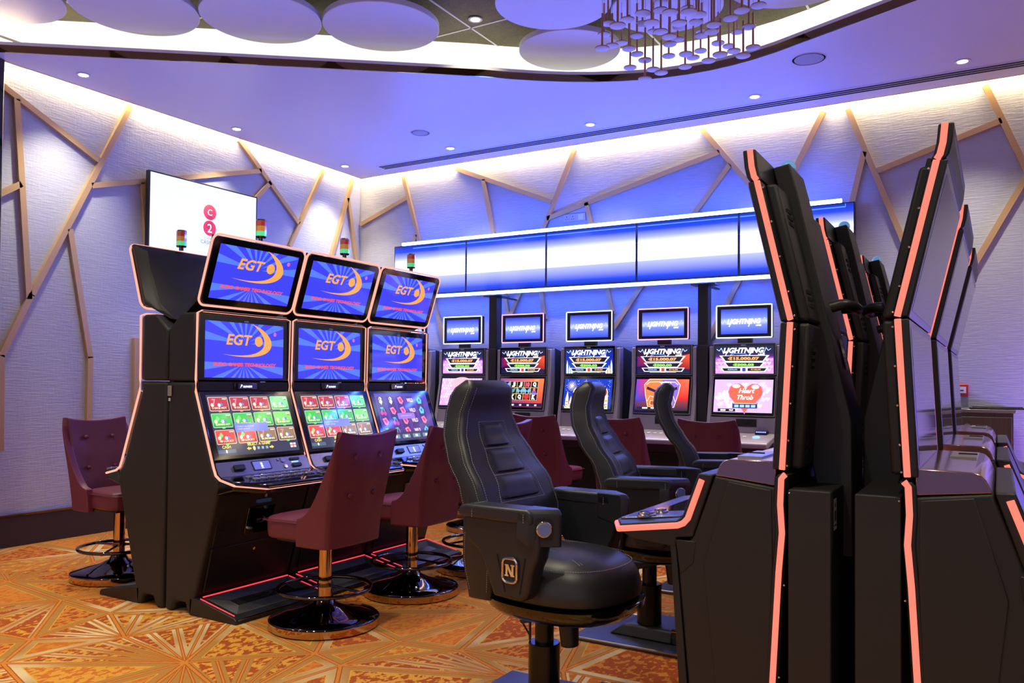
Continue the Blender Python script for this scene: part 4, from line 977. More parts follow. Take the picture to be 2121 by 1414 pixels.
        a.poly([(-w / 2, -.06), (-w * .3, -.06), (-w * .3, h / 2), (-w / 2, h / 2)], [C3(40, 60, 190), C3(60, 50, 160), C3(200, 60, 70), C3(130, 60, 200)], 2)
        a.poly([(w * .3, -.05), (w / 2, -.05), (w / 2, h / 2), (w * .3, h / 2)], [C3(215, 30, 40), C3(220, 30, 40), C3(235, 110, 80), C3(225, 90, 70)], 2)
        P = [(-.12, .14), (.12, .14), (.165, .09), (.15, .0), (.12, -.11), (-.12, -.11), (-.15, .0), (-.165, .09)]
        a.poly([(x * 1.04, y * 1.04) for x, y in P], C3(255, 225, 190), 3); a.poly([(x, y) for x, y in P if x <= .121], C3(215, 120, 70), 4); a.poly([(0, .14), (.12, .14), (.165, .09), (.15, 0), (.12, -.11), (0, -.11)], C3(135, 105, 205), 5)
        for sg in (-1, 1): a.poly([(sg * .05, .04), (sg * .14, .075), (sg * .145, .05), (sg * .06, .02)], C3(60, 30, 60), 6); a.line([(sg * .02, .12), (sg * .12, .115), (sg * .15, .09)], .008, C3(250, 200, 170), 6); a.line([(sg * .04, -.03), (sg * .11, -.01), (sg * .13, -.06)], .007, C3(245, 200, 190), 6)
        a.text('TIKI', .03, .10, .11, C3(255, 235, 200), 8, bold=.05, h=.036); a.text('FIRE', .03, .05, .13, C3(255, 210, 150), 8, bold=.05, h=.036)
        a.rr(0, -.075, .21, .045, .004, C3(250, 220, 140), 7); a.rect(0, -.075, .195, .034, C3(90, 30, 30), 8)
        for k in range(4): a.rr(-.072 + k * .048, -.075, .034, .024, .003, C3(220, 70, 50), 9)
        a.rect(-w * .15, -h / 2 + .02, w * .6, .02, (.01, .01, .02), 5); a.rr(-w * .30, -h / 2 + .02, .05, .014, .002, C3(240, 235, 220), 6); a.text('\u20ac0,00', -w * .15, -h / 2 + .02, .04, WHT, 6, bold=.03)

def make_link(th, gr, mj, ledm, num):
    t = empty('slot_machine', (0, 0, 0), 0, 'x', 'slot machine', 'jackpot machines against the back wall')   # origin under the screen plane, faces -Y
    fr = Fr((0, 0, 1.53), (1, 0, 0), (0, 0, 1)); fr.n = Vector((0, -1, 0))
    MB().prism([(.42, 0), (.42, 1.60), (.10, 1.66), (.03, 1.66), (.02, 1.38), (-.03, 1.02), (-.02, .90), (-.10, .80), (-.02, .74), (-.02, 0)], 'x', -.30, .30).build('cabinet_body', 'cab', t, bevel=.008)
    for sg in (-1, 1):
        MB().prism([(.09, 1.655), (.0, 1.645), (-.005, 1.30), (-.07, 1.0), (-.08, .90), (.06, .90), (.09, 1.3)], 'x', sg * .268, sg * .308).build('side_frame', 'silver', t, bevel=.008)
    b = MB().box(-.2685, .2685, -.01, .03, 1.392, 1.668); b.build('upper_bezel', 'steel', t, bevel=.004)
    MB().box(-.262, .262, -.013, -.008, 1.398, 1.662).build('upper_glass', 'gloss', t)
    f2 = Fr((0, -.0135, 1.524), (1, 0, 0), (0, 0, 1)); f2.n = Vector((0, -1, 0))
    a = Art(f2); upper_art(a, .495, .236, th, gr, mj); a.text(num, -.005, .126, .04, C3(130, 130, 135), 3); a.build('upper_screen', t, gain=1.3)
    v = Vector((0, .07, .34)).normalized(); c = Vector((0, -.043, 1.214)); f3 = Fr(c, (1, 0, 0), v); f3.n = Vector((0, -v.z, v.y))
    b = MB(); slab(b, f3, .54, .345, .006, -.03, .0); b.build('lower_bezel', 'steel', t, bevel=.004)
    b = MB(); slab(b, f3, .525, .332, .004, 0, .003); b.build('lower_glass', 'gloss', t)
    a = Art(Fr(f3.p(0, 0, .0034), (1, 0, 0), v)); a.fr.n = f3.n; lower_art(a, .495, .285, th); a.build('lower_screen', t, gain=1.3)
    # front panel with note slot and deck
    MB().box(-.27, .27, -.07, .0, .90, 1.035).build('front_panel', 'silver', t, bevel=.004)
    b = MB().box(-.05, .12, -.078, -.068, .955, 1.02); b.build('vent_panel', 'black', t)
    b = MB()
    for k in range(3): b.box(.0, .08, -.082, -.076, .966 + k * .016, .972 + k * .016)
    b.build('vent_slat', 'cab', t)
    dk = MB().prism([(-.06, .905), (-.06, .86), (-.38, .80), (-.42, .80), (-.42, .835), (-.40, .85)], 'x', -.29, .29).build('button_deck', 'silver', t, bevel=.008)
    MB().prism([(-.06, .86), (-.405, .80), (-.38, .73), (-.06, .70)], 'x', -.27, .27).build('deck_underside', 'black', t, bevel=.006)
    a = Art(Fr((0, -.42, .817), (1, 0, 0), (0, 0, 1))); a.fr.n = Vector((0, -1, 0)); a.disc(-.10, 0, .006, C3(200, 120, 140), 1, 10); a.disc(-.06, 0, .006, C3(200, 120, 140), 1, 10); a.build('jack_socket', dk, 'print')
    bv = MB().box(.12, .22, -.13, -.06, .89, .93).build('note_acceptor', 'black', dk, bevel=.008)
    a = Art(Fr((.17, -.1305, .918), (1, 0, 0), (0, 0, 1))); a.fr.n = Vector((0, -1, 0)); a.rect(0, 0, .088, .012, C3(40, 70, 200), 0)
    for k in range(6): a.poly([(-.038 + k * .014, -.003), (-.032 + k * .014, .004), (-.026 + k * .014, -.003)], (1.2, 1.3, 1.6), 1)
    a.build('acceptor_light', bv)
    b = MB()
    for k in range(5): b.cyl((-.16 + k * .055, -.22, .874), (-.16 + k * .055, -.222, .885), .018, 16)
    b.build('button', 'white', dk, bevel=.002)
    MB().cyl((.16, -.24, .872), (.16, -.242, .888), .03, 20).build('spin_button', 'slot_blue', dk, bevel=.003)
    # topper
    MB().box(-.06, .06, .0, .05, 1.64, 1.73).build('neck', 'black', t, bevel=.004)
    MB().box(-.238, .238, -.02, .03, 1.712, 1.994).build('topper_case', 'black', t, bevel=.006)
    tf = Fr((0, -.0205, 1.853), (1, 0, 0), (0, 0, 1)); tf.n = Vector((0, -1, 0))
    a = Art(tf); a.vgrad(0, 0, .395, .215, [(0, C3(50, 70, 215)), (.35, C3(110, 130, 240)), (.5, C3(180, 190, 250)), (.65, C3(110, 130, 240)), (1, C3(40, 55, 190))], 1)
    light_logo(a, .0, .0, .30, False); a.line([(-.195, -.005), (-.18, -.02), (-.165, .02), (-.15, -.02)], .003, C3(200, 220, 255), 4); a.line([(.165, .01), (.175, .03), (.185, .0), (.195, .0)], .003, C3(200, 220, 255), 4)
    a.build('topper_screen', t, gain=1.25)
    MB().tube([tf.p(x, y, .004) for x, y in rrect(.472, .278, .006, 2)], .005, 8, closed=True, up=(0, -1, 0)).build('topper_light_frame', ledm, t)
    return t
LK = [(-5.50, 'red', '\u20ac500,00', ('\u20ac50,00', '\u20ac10,00'), 'led_pink', '301006', 'jackpot machine in the back row mostly hidden behind the left bank'),
      (-4.776, 'hex', '\u20ac500,00', ('\u20ac50,00', '\u20ac10,00'), 'led_white', '301007', 'jackpot machine with pink hexagon screen, left of the first dark post'),
      (-4.058, 'red', '\u20ac500,00', ('\u20ac50,00', '\u20ac10,00'), 'led_pink', '301008', 'jackpot machine showing reels with J, 10 and Q on a red screen'),
      (-3.333, 'city', '\u20ac500,03', ('\u20ac50,00', '\u20ac10,00'), 'led_white', '301009', 'jackpot machine with a blue night city and fireworks screen'),
      (-2.600, 'tiki', '\u20ac500,00', ('\u20ac50,00', '\u20ac10,00'), 'led_pink', '301010', 'jackpot machine with a carved mask on its red and purple screen'),
      (-1.873, 'heart', '\u20ac500,03', ('\u20ac500,00', '\u20ac100,00'), 'led_white', '301011', 'jackpot machine with the big red heart screen, right of the second post')]
for x, th, gr, mj, lm, num, lb in LK:
    th2 = 'red' if th == 'tiki' else th
    t = make_link(th, gr, mj, lm, num) if th != 'tiki' else make_link('tiki', gr, mj, lm, num)
    t.location = (x, 7.055, 0); t['label'] = lb

# ------------------------------------------------------------------ right rows: tall leaning cabinets (face -X in local space)
K = 1.027
def kz(z): return 1.3 + (z - 1.3) * K
XM = -.3665 * K
def P2(l): return [((x * K - XM), kz(z)) for x, z in l]
MW = .80
def make_tall(front):
    t = empty('slot_machine', (0, 0, 0), 0, 'x', 'slot machine')
    h = MW / 2
    # side LED curve as measured on the near side
    lt = P2([(-.617, 1.985), (-.612, 1.935), (-.605, 1.905), (-.597, 1.893)])
    ls = P2([(-.597, 1.891), (-.503, 1.487)]); lm = P2([(-.504, 1.481), (-.526, 1.065)]); lb = P2([(-.517, 1.053), (-.528, 1.040), (-.531, .967), (-.526, .888), (-.535, .778), (-.552, .466), (-.572, .02)])
    def plate(pts, off0, off1, name, m, y0=-h, y1=h, bev=.004):
        q = [(x + off0, z) for x, z in pts] + [(x + off1, z) for x, z in pts[::-1]]
        return MB().prism(q, 'y', y0, y1).build(name, m, t, bevel=bev)
    plate(lt, -.022, .016, 'topper_panel', 'cab2'); plate(ls, -.027, .012, 'upper_screen_case', 'cab2'); plate(lm, -.027, .012, 'lower_screen_case', 'cab2'); plate(lb, -.02, .012, 'base_panel', 'cab2')
    # stepped back casings
    plate([(x + .01, z) for x, z in ls], .0, .035, 'upper_rear_casing', 'cab', -h + .05, h - .05, .01)
    plate([(x + .01, z) for x, z in lm], .0, .035, 'lower_rear_casing', 'cab', -h + .05, h - .05, .01)
    for (xa, za), (xb, zb) in ((ls[0], ls[1]), (lm[0], lm[1])):
        for f_ in (.18, .23, .28, .78, .83, .88):
            x = xa + (xb - xa) * f_ + .045; z = za + (zb - za) * f_
            MB().box(x - .006, x + .004, -h + .10, -h + .16, z - .005, z + .005).build('vent_slot', 'dark', t)
    b = MB()
    for (xa, za), (xb, zb) in ((ls[0], ls[1]), (lm[0], lm[1]), (lb[0], lb[-1])):
        for f_ in (.05, .3, .55, .8, .97):
            x = xa + (xb - xa) * f_ + .014; z = za + (zb - za) * f_; b.ball((x, -h - .0, z), .0035, 1, 8); b.ball((x, h, z), .0035, 1, 8)
    b.build('bolt', 'chrome', t)
    # central column at the back
    cx = P2([(-.602, 1.979), (-.552, 1.988), (-.525, 1.88), (-.462, 1.593), (-.374, 1.201), (-.370, .80), (-.43, .80), (-.49, 1.09), (-.475, 1.47)])
    MB().prism(cx, 'y', -h + .22, -h + .44).build('column', 'cab', t, bevel=.004)
    c0 = P2([(-.578, 1.99)])[0]
    MB().lathe([(.024, 0), (.024, .010), (.020, .020), (.011, .027), (.001, .029)], 18, (c0[0] + .006, -h + .30, c0[1] - .002)).build('dome_lamp', 'dome', t)
    hp = P2([(-.455, 1.53), (-.375, 1.53)])
    MB().tube([(hp[0][0] + .02, -.15, hp[0][1] + .01), (hp[0][0] + .05, -.15, hp[0][1] + .018), (hp[1][0] - .02, -.145, hp[1][1] + .018), (hp[1][0], -.12, hp[1][1] + .012), (hp[1][0], -.03, hp[1][1] + .012), (hp[1][0] - .02, -.005, hp[1][1] + .018), (hp[0][0] + .03, 0, hp[0][1] + .018)], .017, 10).build('handle', 'black', t)
    a = Art(Fr((P2([(-.418, 1.40)])[0][0] + .004, -.05, P2([(-.418, 1.40)])[0][1]), (0, 1, 0), Vector((-.088, 0, .39)))); a.rect(0, 0, .05, .10, C3(215, 212, 215), 2)
    for k in range(5): a.rect(0, .03 - k * .014, .036, .003, C3(120, 120, 125), 3)
    a.build('sticker', t, 'print')
    # lower rear housing
    bx = P2([(-.51, 1.012), (-.397, 1.010)]); x0, x1 = bx[0][0], bx[1][0]
    hs = MB().box(x0, x1, -h, h, 0, bx[0][1]).build('rear_housing', 'cab', t, bevel=.004)
    a = Art(Fr((x1 + .001, -h + .07, bx[0][1] - .07), (0, 1, 0), (0, 0, 1))); a.rect(0, 0, .05, .09, C3(225, 222, 222), 0); a.rect(0, -.005, .03, .03, C3(90, 90, 90), 1); a.poly([(-.012, .02), (.012, .02), (0, .04)], C3(60, 60, 60), 1); a.rect(0, -.032, .036, .006, C3(90, 90, 90), 1); a.build('barcode_label', hs, 'print')
    # side body towards the player
    side = P2([(-.719, 1.036), (-.53, 1.012), (-.52, .80), (-.56, .0), (-.765, .0), (-.80, .434), (-.834, .80), (-.785, .85)])
    MB().prism(side, 'y', -h + .004, h - .004).build('cabinet_body', 'cab', t, bevel=.008)
    for sg in (-1, 1):
        ya, yb_ = sorted((sg * (h - .006), sg * (h + .0005)))
        MB().prism(P2([(-.679, 1.022), (-.745, .80), (-.752, .771), (-.715, .434), (-.672, .004), (-.585, .004), (-.552, .80), (-.556, 1.006)]), 'y', ya, yb_).build('side_panel', 'cab', t, bevel=.003)
    leg = P2([(-.857, .836), (-.838, .836), (-.765, .0), (-.80, .0)])
    MB().prism(leg, 'y', -h + .004, h - .004).build('kick_panel', 'cab2', t, bevel=.004)
    MB().prism(P2([(-.838, .838), (-.775, .838), (-.782, .772), (-.823, .735)]), 'y', -h + .002, h - .002).build('knee_panel', 'cab2', t, bevel=.003)
    ch_ = P2([(-.719, 1.036), (-.705, 1.068), (-.693, 1.081), (-.675, 1.086), (-.545, 1.088), (-.545, 1.018)])
    chb = MB().prism(ch_, 'y', -h + .006, h - .006).build('chrome_hood', 'chrome_smoke', t, bevel=.003)
    zt = kz(1.0885)
    MB().box(ch_[3][0] - .0, ch_[4][0] - .06, -h + .09, -h + .33, zt - .004, zt + .003).build('hood_inlay', 'silver', chb)
    MB().tube([(ch_[3][0], -h + .21, zt + .004), (ch_[4][0] - .08, -h + .21, zt + .004)], .003, 6).build('slot_line', 'dark', chb)
    # console
    con = P2([(-.768, 1.040), (-.723, 1.039), (-.785, .85), (-.836, .844), (-.836, .815), (-1.027, .827), (-1.063, .846), (-1.066, .868), (-.834, .895), (-.818, .908)])
    def xz_taper(): 
        mb = MB(); P = con; n = len(P)
        ys = [(-h, .0), (-h + .0001, 0), (h - .12, 0), (h - .002, .07)]
        rings = []
        for y, cut in ((-h + .002, .05), (-h + .10, 0), (h - .10, 0), (h - .002, .05)):
            rings.append([((x + cut * max(0, min(1, (-.55 - x) / .12)) if x < -.50 else x), y, z) for x, z in P])
        mb.loft(rings); return mb
    cs = xz_taper().build('console', 'cab2', t, bevel=.005)
    top = P2([(-1.060, .8705), (-.836, .8965)]); v = Vector((top[1][0] - top[0][0], 0, top[1][1] - top[0][1])); vl = v.length
    tf = Fr((top[0][0] + v.x / 2, 0, top[0][1] + v.z / 2 + .001), (0, -1, 0), v)
    b = MB(); slab(b, tf, MW - .16, vl - .02, .01, -.004, .002); b.build('console_top', 'deck', cs, bevel=.002)
    b = MB(); slab(b, tf, .36, .12, .01, .002, .004, (0, .03)); b.build('touch_glass', 'gloss', cs)
    b = MB()
    for xx, yy, r in ((.30, -.02, .026), (.22, .0, .020), (-.30, .02, .024), (-.22, .03, .020)): b.cyl(tf.p(xx, yy, .0), tf.p(xx, yy, .008), r + .006, 20); b.cyl(tf.p(xx, yy, .008), tf.p(xx, yy, .016), r, 20)
    b.build('button', 'chrome', cs, bevel=.002)
    cl_ = P2([(-1.065, .853), (-.83, .881), (-.812, .889), (-.798, .905), (-.756, 1.022)])
    pth = [(x + (.045 if i == 0 else 0), -h - .003, z) for i, (x, z) in enumerate(cl_)][::-1] + [(cl_[0][0] - .004, -h + .10, cl_[0][1]), (cl_[0][0] - .004, h - .10, cl_[0][1])] + [(x + (.045 if i == 0 else 0), h + .003, z) for i, (x, z) in enumerate(cl_)]
    MB().tube(pth, .0095, 8).build('console_light_strip', 'led_red', t)
    MB().prism(P2([(-1.0, .828), (-.85, .818), (-.85, .78), (-.93, .78)]), 'y', -.2, .2).build('console_underside', 'black', t, bevel=.01)
    # LED strips down both edges
    for sg in (-1, 1):
        for nm, L_ in (('topper_light_strip', lt), ('upper_light_strip', ls), ('lower_light_strip', lm), ('base_light_strip', lb)):
            q = []
            pts = L_
            pw = .0085
            mb = MB()
            rings = []
            for i, (x, z) in enumerate(pts):
                a0_ = pts[max(0, i - 1)]; b0_ = pts[min(len(pts) - 1, i + 1)]; tx, tz = b0_[0] - a0_[0], b0_[1] - a0_[1]; qn = math.hypot(tx, tz); nx, nz = -tz / qn * pw, tx / qn * pw
                y_in = sg * (h - .01); y_o = sg * (h + .004)
                rings.append([(x + nx, y_in, z + nz), (x - nx, y_in, z - nz), (x - nx, y_o, z - nz), (x + nx, y_o, z + nz)])
            mb.loft(rings); mb.build(nm, 'led_red', t, bevel=.002)
    # screens
    for nm, L_, pad in (('upper_screen', ls, .03), ('lower_screen', lm, .03)):
        (xa, za), (xb, zb) = L_; v = Vector((xa - xb, 0, za - zb)); L = v.length
        f_ = Fr(((xa + xb) / 2, 0, (za + zb) / 2), (0, -1, 0), v); f_.o = f_.o + f_.n * .0275
        b = MB(); slab(b, f_, MW - .01, L - .008, .006, -.002, .001); b.build('screen_frame', 'screen_blue_frame', t)
        a = Art(Fr(f_.p(0, 0, .0016), (0, -1, 0), v)); w_, h_ = MW - .07, L - .05
        if front: a.vgrad(0, 0, w_, h_, [(0, (.10, .14, .9)), (.5, (.25, .3, 1.3)), (1, (.15, .12, .9))], 0); a.rr(0, 0, w_ * .6, h_ * .3, .02, (.9, .5, 1.2), 1); a.text('JACKPOT', 0, 0, w_ * .5, WHT, 2, bold=.04)
        else: a.rect(0, 0, w_, h_, (.004, .004, .008), 0)
        a.build(nm, t)
    (xa, za), (xb, zb) = lt[0], lt[-1]; v = Vector((xa - xb, 0, za - zb)); f_ = Fr(((xa + xb) / 2, 0, (za + zb) / 2), (0, -1, 0), v); f_.o = f_.o + f_.n * .0245
    a = Art(f_); a.rect(0, 0, MW - .10, .085, C3(105, 105, 140), 1); a.rect(0, .036, MW - .14, .003, (.01, .01, .02), 2); a.text('NOVOMATIC', 0, -.004, .34, (.01, .01, .02), 2, bold=.02, h=.03)
    for k in range(3): a.rect(-.24, .02 - k * .02, .10, .005, (.01, .01, .02), 2); a.rect(.24, .02 - k * .02, .10, .005, (.01, .01, .02), 2)
    a.build('topper_sign', t, 'print')
    return t
MAT['chrome_smoke'] = mat('smoked_chrome', srgb(190, 150, 138), .14, .8, vary=.1)
MAT['screen_blue_frame'] = mat('blue_grey_frame', srgb(110, 112, 160), .25, .3, vary=.05)
YN = 2.38 * K + MW / 2; PT = 1.13
tA = make_tall(True)
lbA = ['tall leaning machine nearest the camera facing left, rating plate on its side', 'tall leaning machine facing left, second in its row', 'tall leaning machine facing left, farthest and smallest of its row']
lbB = ['tall leaning machine at the right edge facing right, with a clear chrome hood', 'tall leaning machine facing right, second in its row', 'tall leaning machine facing right, farthest of its row']
tA.location = (XM, YN, 0); tA['label'] = lbA[0]; tA['group'] = 'tall machines facing left'
for k in (1, 2): copy_tree(tA, (XM, YN + PT * k, 0), 0, lbA[k])
tB = make_tall(False); tB.location = (XM, YN, 0); tB.rotation_euler = (0, 0, PI); tB['label'] = lbB[0]; tB['group'] = 'tall machines facing right'
for k in (1, 2): copy_tree(tB, (XM, YN + PT * k, 0), PI, lbB[k])
# blue rating plate on the near side of the first cabinet
pc = P2([(-.601, .919)])[0]
a = Art(Fr((pc[0], -MW / 2 + .0030, pc[1]), (1, 0, 0), (0, 0, 1))); a.fr.n = Vector((0, -1, 0)); w, h = .070, .066
a.rect(0, 0, w, h, C3(62, 84, 170), 0); GY = C3(175, 165, 150)
a.text('NOVOMATIC', 0, .026, .034, GY, 1, bold=.02); a.text('GAMING INDUSTRIES', 0, .0205, .048, GY, 1, bold=.02)
for k in range(2): a.rect(0, .014 - k * .003, .058, .0008, GY, 1)
for k in range(3): a.rect(-.014, .004 - k * .0105, .036, .007, GY, 1)
a.rect(.017, -.001, .018, .018, GY, 1); a.text('CE', .022, -.017, .009, GY, 1, bold=.02); a.rect(0, -.0265, .05, .001, GY, 1); a.rect(.030, .0, .002, .016, GY, 1)
for sx_ in (-1, 1):
    for sz_ in (-1, 1): a.disc(sx_ * .031, sz_ * .0295, .003, C3(220, 215, 205), 2, 12)
a.build('rating_plate', tA, 'print', 'blue metal rating plate with cream fields')

# ------------------------------------------------------------------ black armchairs on platforms
def interp(tab, z):
    for (z0, *a), (z1, *b) in zip(tab, tab[1:]):
        if z0 <= z <= z1:
            t = (z - z0) / (z1 - z0); t = t * t * (3 - 2 * t) * .4 + t * .6; return [p + (q - p) * t for p, q in zip(a, b)]
    return list(tab[-1][1:]) if z > tab[-1][0] else list(tab[0][1:])
def make_chair():
    t = empty('armchair', (0, 0, 0), 0, 'x', 'armchair')        # origin at the post, faces +X
    # back: z, x rear, x front, half width
    tab = [(.48, -.205, -.09, .235), (.62, -.225, -.075, .25), (.80, -.215, -.09, .262), (.90, -.245, -.13, .258), (1.0, -.32, -.205, .24), (1.10, -.372, -.262, .205), (1.18, -.388, -.280, .172), (1.25, -.380, -.265, .152), (1.295, -.355, -.255, .142), (1.315, -.325, -.285, .12)]
    rings = []; zs = [.48 + (1.315 - .48) * i / 26 for i in range(27)]
    for z in zs:
        xr, xf, hw = interp(tab, z); r = []
        cr = .022
        for (sx_, sy_), a0 in (((1, 1), 0), ((0, 1), 90), ((0, -1), 180), ((1, -1), 270)):
            cxx = (xf - cr) if sx_ else (xr + cr); cyy = sy_ * (hw - cr)
            for k in range(3): a = math.radians(a0 + 45 * k); r.append((cxx + cr * math.cos(a), cyy + cr * math.sin(a), z))
        r.insert(0, (xf - .012 * (1 if z < 1.15 else 0), 0, z))
        rings.append(r)
    bk = MB().loft(rings).build('backrest', 'leather', t, angle=60)
    # side stitching
    b = MB()
    for sg in (-1, 1):
        b = MB()
        for which in (0, 1):
            path = []
            for z in zs[1:-1]:
                xr, xf, hw = interp(tab, z); path.append(((xr + .020 if which == 0 else xf - .020), sg * (hw + .0008), z))
            dash(b, path)
        path = []
        for z in zs[1:-1]:
            xr, xf, hw = interp(tab, z); path.append((xf + .0005, sg * (hw - .028), z))
        dash(b, path)
        b.build('seam_stitching', 'stitch', bk)
    # three inset pads
    pads = [(1.045, 1.135, .078, .094), (.945, 1.035, .096, .118), (.845, .935, .120, .140)]
    for z0, z1, w1, w0 in pads:
        mb = MB()
        def fn(u, v, z0=z0, z1=z1, w0=w0, w1=w1):
            z = z0 + (z1 - z0) * v; w = w0 + (w1 - w0) * v; _, xf, _h = interp(tab, z)
            puff = .016 * (max(0, 1 - abs(2 * u - 1) ** 4) * max(0, 1 - abs(2 * v - 1) ** 4)) ** .5
            return (xf - .008 + puff, (2 * u - 1) * w, z)
        mb.grid(fn, 12, 10); mb.build('back_pad', 'leather', bk)
    b = MB(); out = []
    for z, w in ((1.145, .086), (1.04, .104), (.94, .128), (.84, .152)): out.append((z, w))
    for sg in (-1, 1): dash(b, [(interp(tab, z)[1] + .002, sg * w, z) for z, w in densify(out)])
    for z, w in out: dash(b, [(interp(tab, z)[1] + .0035, w * (-1 + 2 * k / 10), z) for k in range(11)])
    b.build('pad_stitching', 'stitch', bk)
    # seat: rounded cushion over a glossy shell
    def sring(k, z, kx=1.0):
        r = []
        for i in range(36):
            a = 2 * PI * i / 36; c, s = math.cos(a), math.sin(a); n = 2.6
            q = (abs(c) ** n + abs(s) ** n) ** (-1 / n)
            r.append((.10 + .275 * q * c * k * kx, .262 * q * s * k, z))
        return r
    seat = MB().loft([sring(.95, .495), sring(1.0, .505), sring(1.01, .535), sring(.985, .575), sring(.92, .612), sring(.80, .643), sring(.62, .664), sring(.4, .674), sring(.2, .678), sring(.02, .679)]).build('seat', 'leather', t, subsurf=1)
    b = MB()
    dash(b, [(p[0], p[1], .630) for p in sring(.87, .63) + [sring(.87, .63)[0]]])
    for off in (0, .018):
        for sg in (-1, 1): dash(b, [(.0 + .30 * u, sg * (.075 + off + .10 * u * u), .6785 - .012 * u - .03 * u ** 3) for u in [i / 16 for i in range(15)]])
    b.build('seat_stitching', 'stitch', seat)
    MB().loft([sring(.70, .425), sring(.93, .438), sring(1.03, .462), sring(1.05, .492), sring(1.0, .496)]).build('seat_shell', 'gloss', t)
    # armrests
    for sg in (-1, 1):
        yo = .335 * sg; yi = .240 * sg; lo, hi = min(yo, yi), max(yo, yi)
        panel = [(-.155, .815), (-.158, .745), (-.12, .705), (-.09, .69), (-.06, .645), (-.015, .53), (.115, .525), (.14, .55), (.158, .64), (.175, .675), (.185, .715), (.185, .745), (.182, .79), (.175, .815)]
        arm = MB().prism(panel, 'y', lo + (.004 if sg > 0 else .012), hi - (.012 if sg > 0 else .004)).build('armrest', 'armshell' if False else 'black_soft', t, bevel=.014, seg=3)
        pad = [(-.165, .808), (-.168, .832), (-.155, .850), (-.13, .855), (.14, .857), (.160, .850), (.165, .83), (.165, .805), (.0, .803)]
        ya, yb_ = (hi - .012, hi + .004) if sg < 0 else (lo - .004, lo + .012)
        MB().prism([(x * .97, z) for x, z in panel], 'y', ya, yb_).build('arm_lining', 'leather', t, bevel=.006)
        MB().prism(pad, 'y', lo - .006, hi + .006).build('arm_pad', 'leather', arm, bevel=.02, seg=3)
        b = MB()
        for xx in (-.10, .13): dash(b, [(xx, lo - .0065, .81), (xx, lo - .0065, .838), (xx, lo + .012, .8575), (xx, hi - .012, .8575), (xx, hi + .0065, .838), (xx, hi + .0065, .81)])
        b.build('arm_stitching', 'stitch', arm)
        yc = (lo + hi) / 2
        yq = yi - .006 * sg; yw = yo + .006 * sg
        pod = [(.10, yq), (.215, yq), (.236, yq + .018 * sg), (.236, yq + .03 * sg), (.150, yw), (.10, yw)]
        pm = MB(); P0 = [(x, y, .725 + (.03 if x < .12 else 0)) for x, y in pod]; P1 = [(x, y, .84) for x, y in pod]; P2_ = [(x - (.012 if x > .12 else 0), y * .985, .8575) for x, y in pod]
        pm.loft([P0, P1, P2_]).build('arm_pod', 'leather', arm, bevel=.007, seg=3)
        A2, B2_ = Vector((.236, yq + .03 * sg, 0)), Vector((.150, yw, 0)); mid = (A2 + B2_) / 2; tv_ = (B2_ - A2).normalized(); nv = Vector((tv_.y * sg, -tv_.x * sg, 0)); nv = nv if nv.x > 0 else -nv
        f4 = Fr((mid.x, mid.y, .79), tv_, (0, 0, 1)); f4.n = nv
        b = MB(); slab(b, f4, .066, .078, .012, -.002, .002); b.build('pod_plate', 'black', arm)
        b = MB(); b.cyl(f4.p(0, 0, .0), f4.p(0, 0, .010), .029, 24); fcap = b.build('control_dial', 'chrome', arm, bevel=.003)
        b = MB(); b.cyl(f4.p(0, 0, .010), f4.p(0, 0, .012), .023, 24); b.build('dial_face', 'dialface', fcap)
        # chrome badge with letter N on outer side
        ys = yo + sg * (-.003)
        fr = Fr((.066, ys - sg * .009, .634), (1, 0, 0), (0, 0, 1)) if sg < 0 else Fr((.048, ys - sg * .009, .628), (-1, 0, 0), (0, 0, 1))
        fr.n = Vector((0, sg, 0))
        b = MB(); b.tube([fr.p(x * (1 + .0 * y), y, .006) for x, y in rrect(.062, .084, .018, 5)], .0055, 8, closed=True, up=(0, sg, 0)); bd = b.build('badge_ring', 'chrome', arm)
        b = MB(); slab(b, fr, .062, .084, .018, -.002, .004); b.build('badge_plate', 'cab2', arm)
        b = MB()
        for x in (-.013, .013): slab(b, fr, .009, .040, 0, .004, .009, (x, 0)); slab(b, fr, .017, .005, 0, .004, .009, (x, .0185 if x < 0 else .0185)); slab(b, fr, .017, .005, 0, .004, .009, (x, -.0185))
        P = [fr.p(-.017, .020, .004), fr.p(-.006, .020, .004), fr.p(.017, -.020, .004), fr.p(.006, -.020, .004)]; Q = [p + fr.n * .005 for p in P]; b.loft([P, Q])
        b.build('badge_letter', 'chrome', arm)
        for x0, x1 in ((-.062, -.025), (.062, .040)):
            MB().tube([fr.p(x0, .05, .0), fr.p(x1, -.08, .0)], .003, 6).build('groove', 'dark', arm)
    # under-seat mechanism
    MB().prism([(-.07, .43), (.10, .43), (.07, .40), (.02, .385), (-.07, .36), (-.08, .39)], 'y', -.07, .07).build('tilt_bracket', 'cab2', t, bevel=.008)
    MB().cyl((.12, -.02, .43), (.13, -.02, .30), .042, 20, .034).build('motor', 'black', t, bevel=.006)
    MB().cyl((0, 0, .28), (0, 0, .40), .037, 28).build('inner_post', 'gloss_soft', t)
    MB().cyl((0, 0, .086), (0, 0, .288), .062, 36).build('outer_post', 'gloss_soft', t, bevel=.003)
    MB().tube([(-.055, -.02, .29), (-.055, -.02, .40)], .005, 8).ball((-.055, -.02, .402), .009, 1, 10).build('lever', 'black', t)
    MB().tube([(-.10, -.02, .45), (-.105, -.02, .40), (-.09, -.02, .35), (-.05, -.02, .30)], .004, 6).build('cable', 'black', t)
    return t
def densify(o, n=8):
    r = []
    for a, b in zip(o, o[1:]):
        for k in range(n): r.append(tuple(p + (q - p) * k / n for p, q in zip(a, b)))
    return r + [o[-1]]
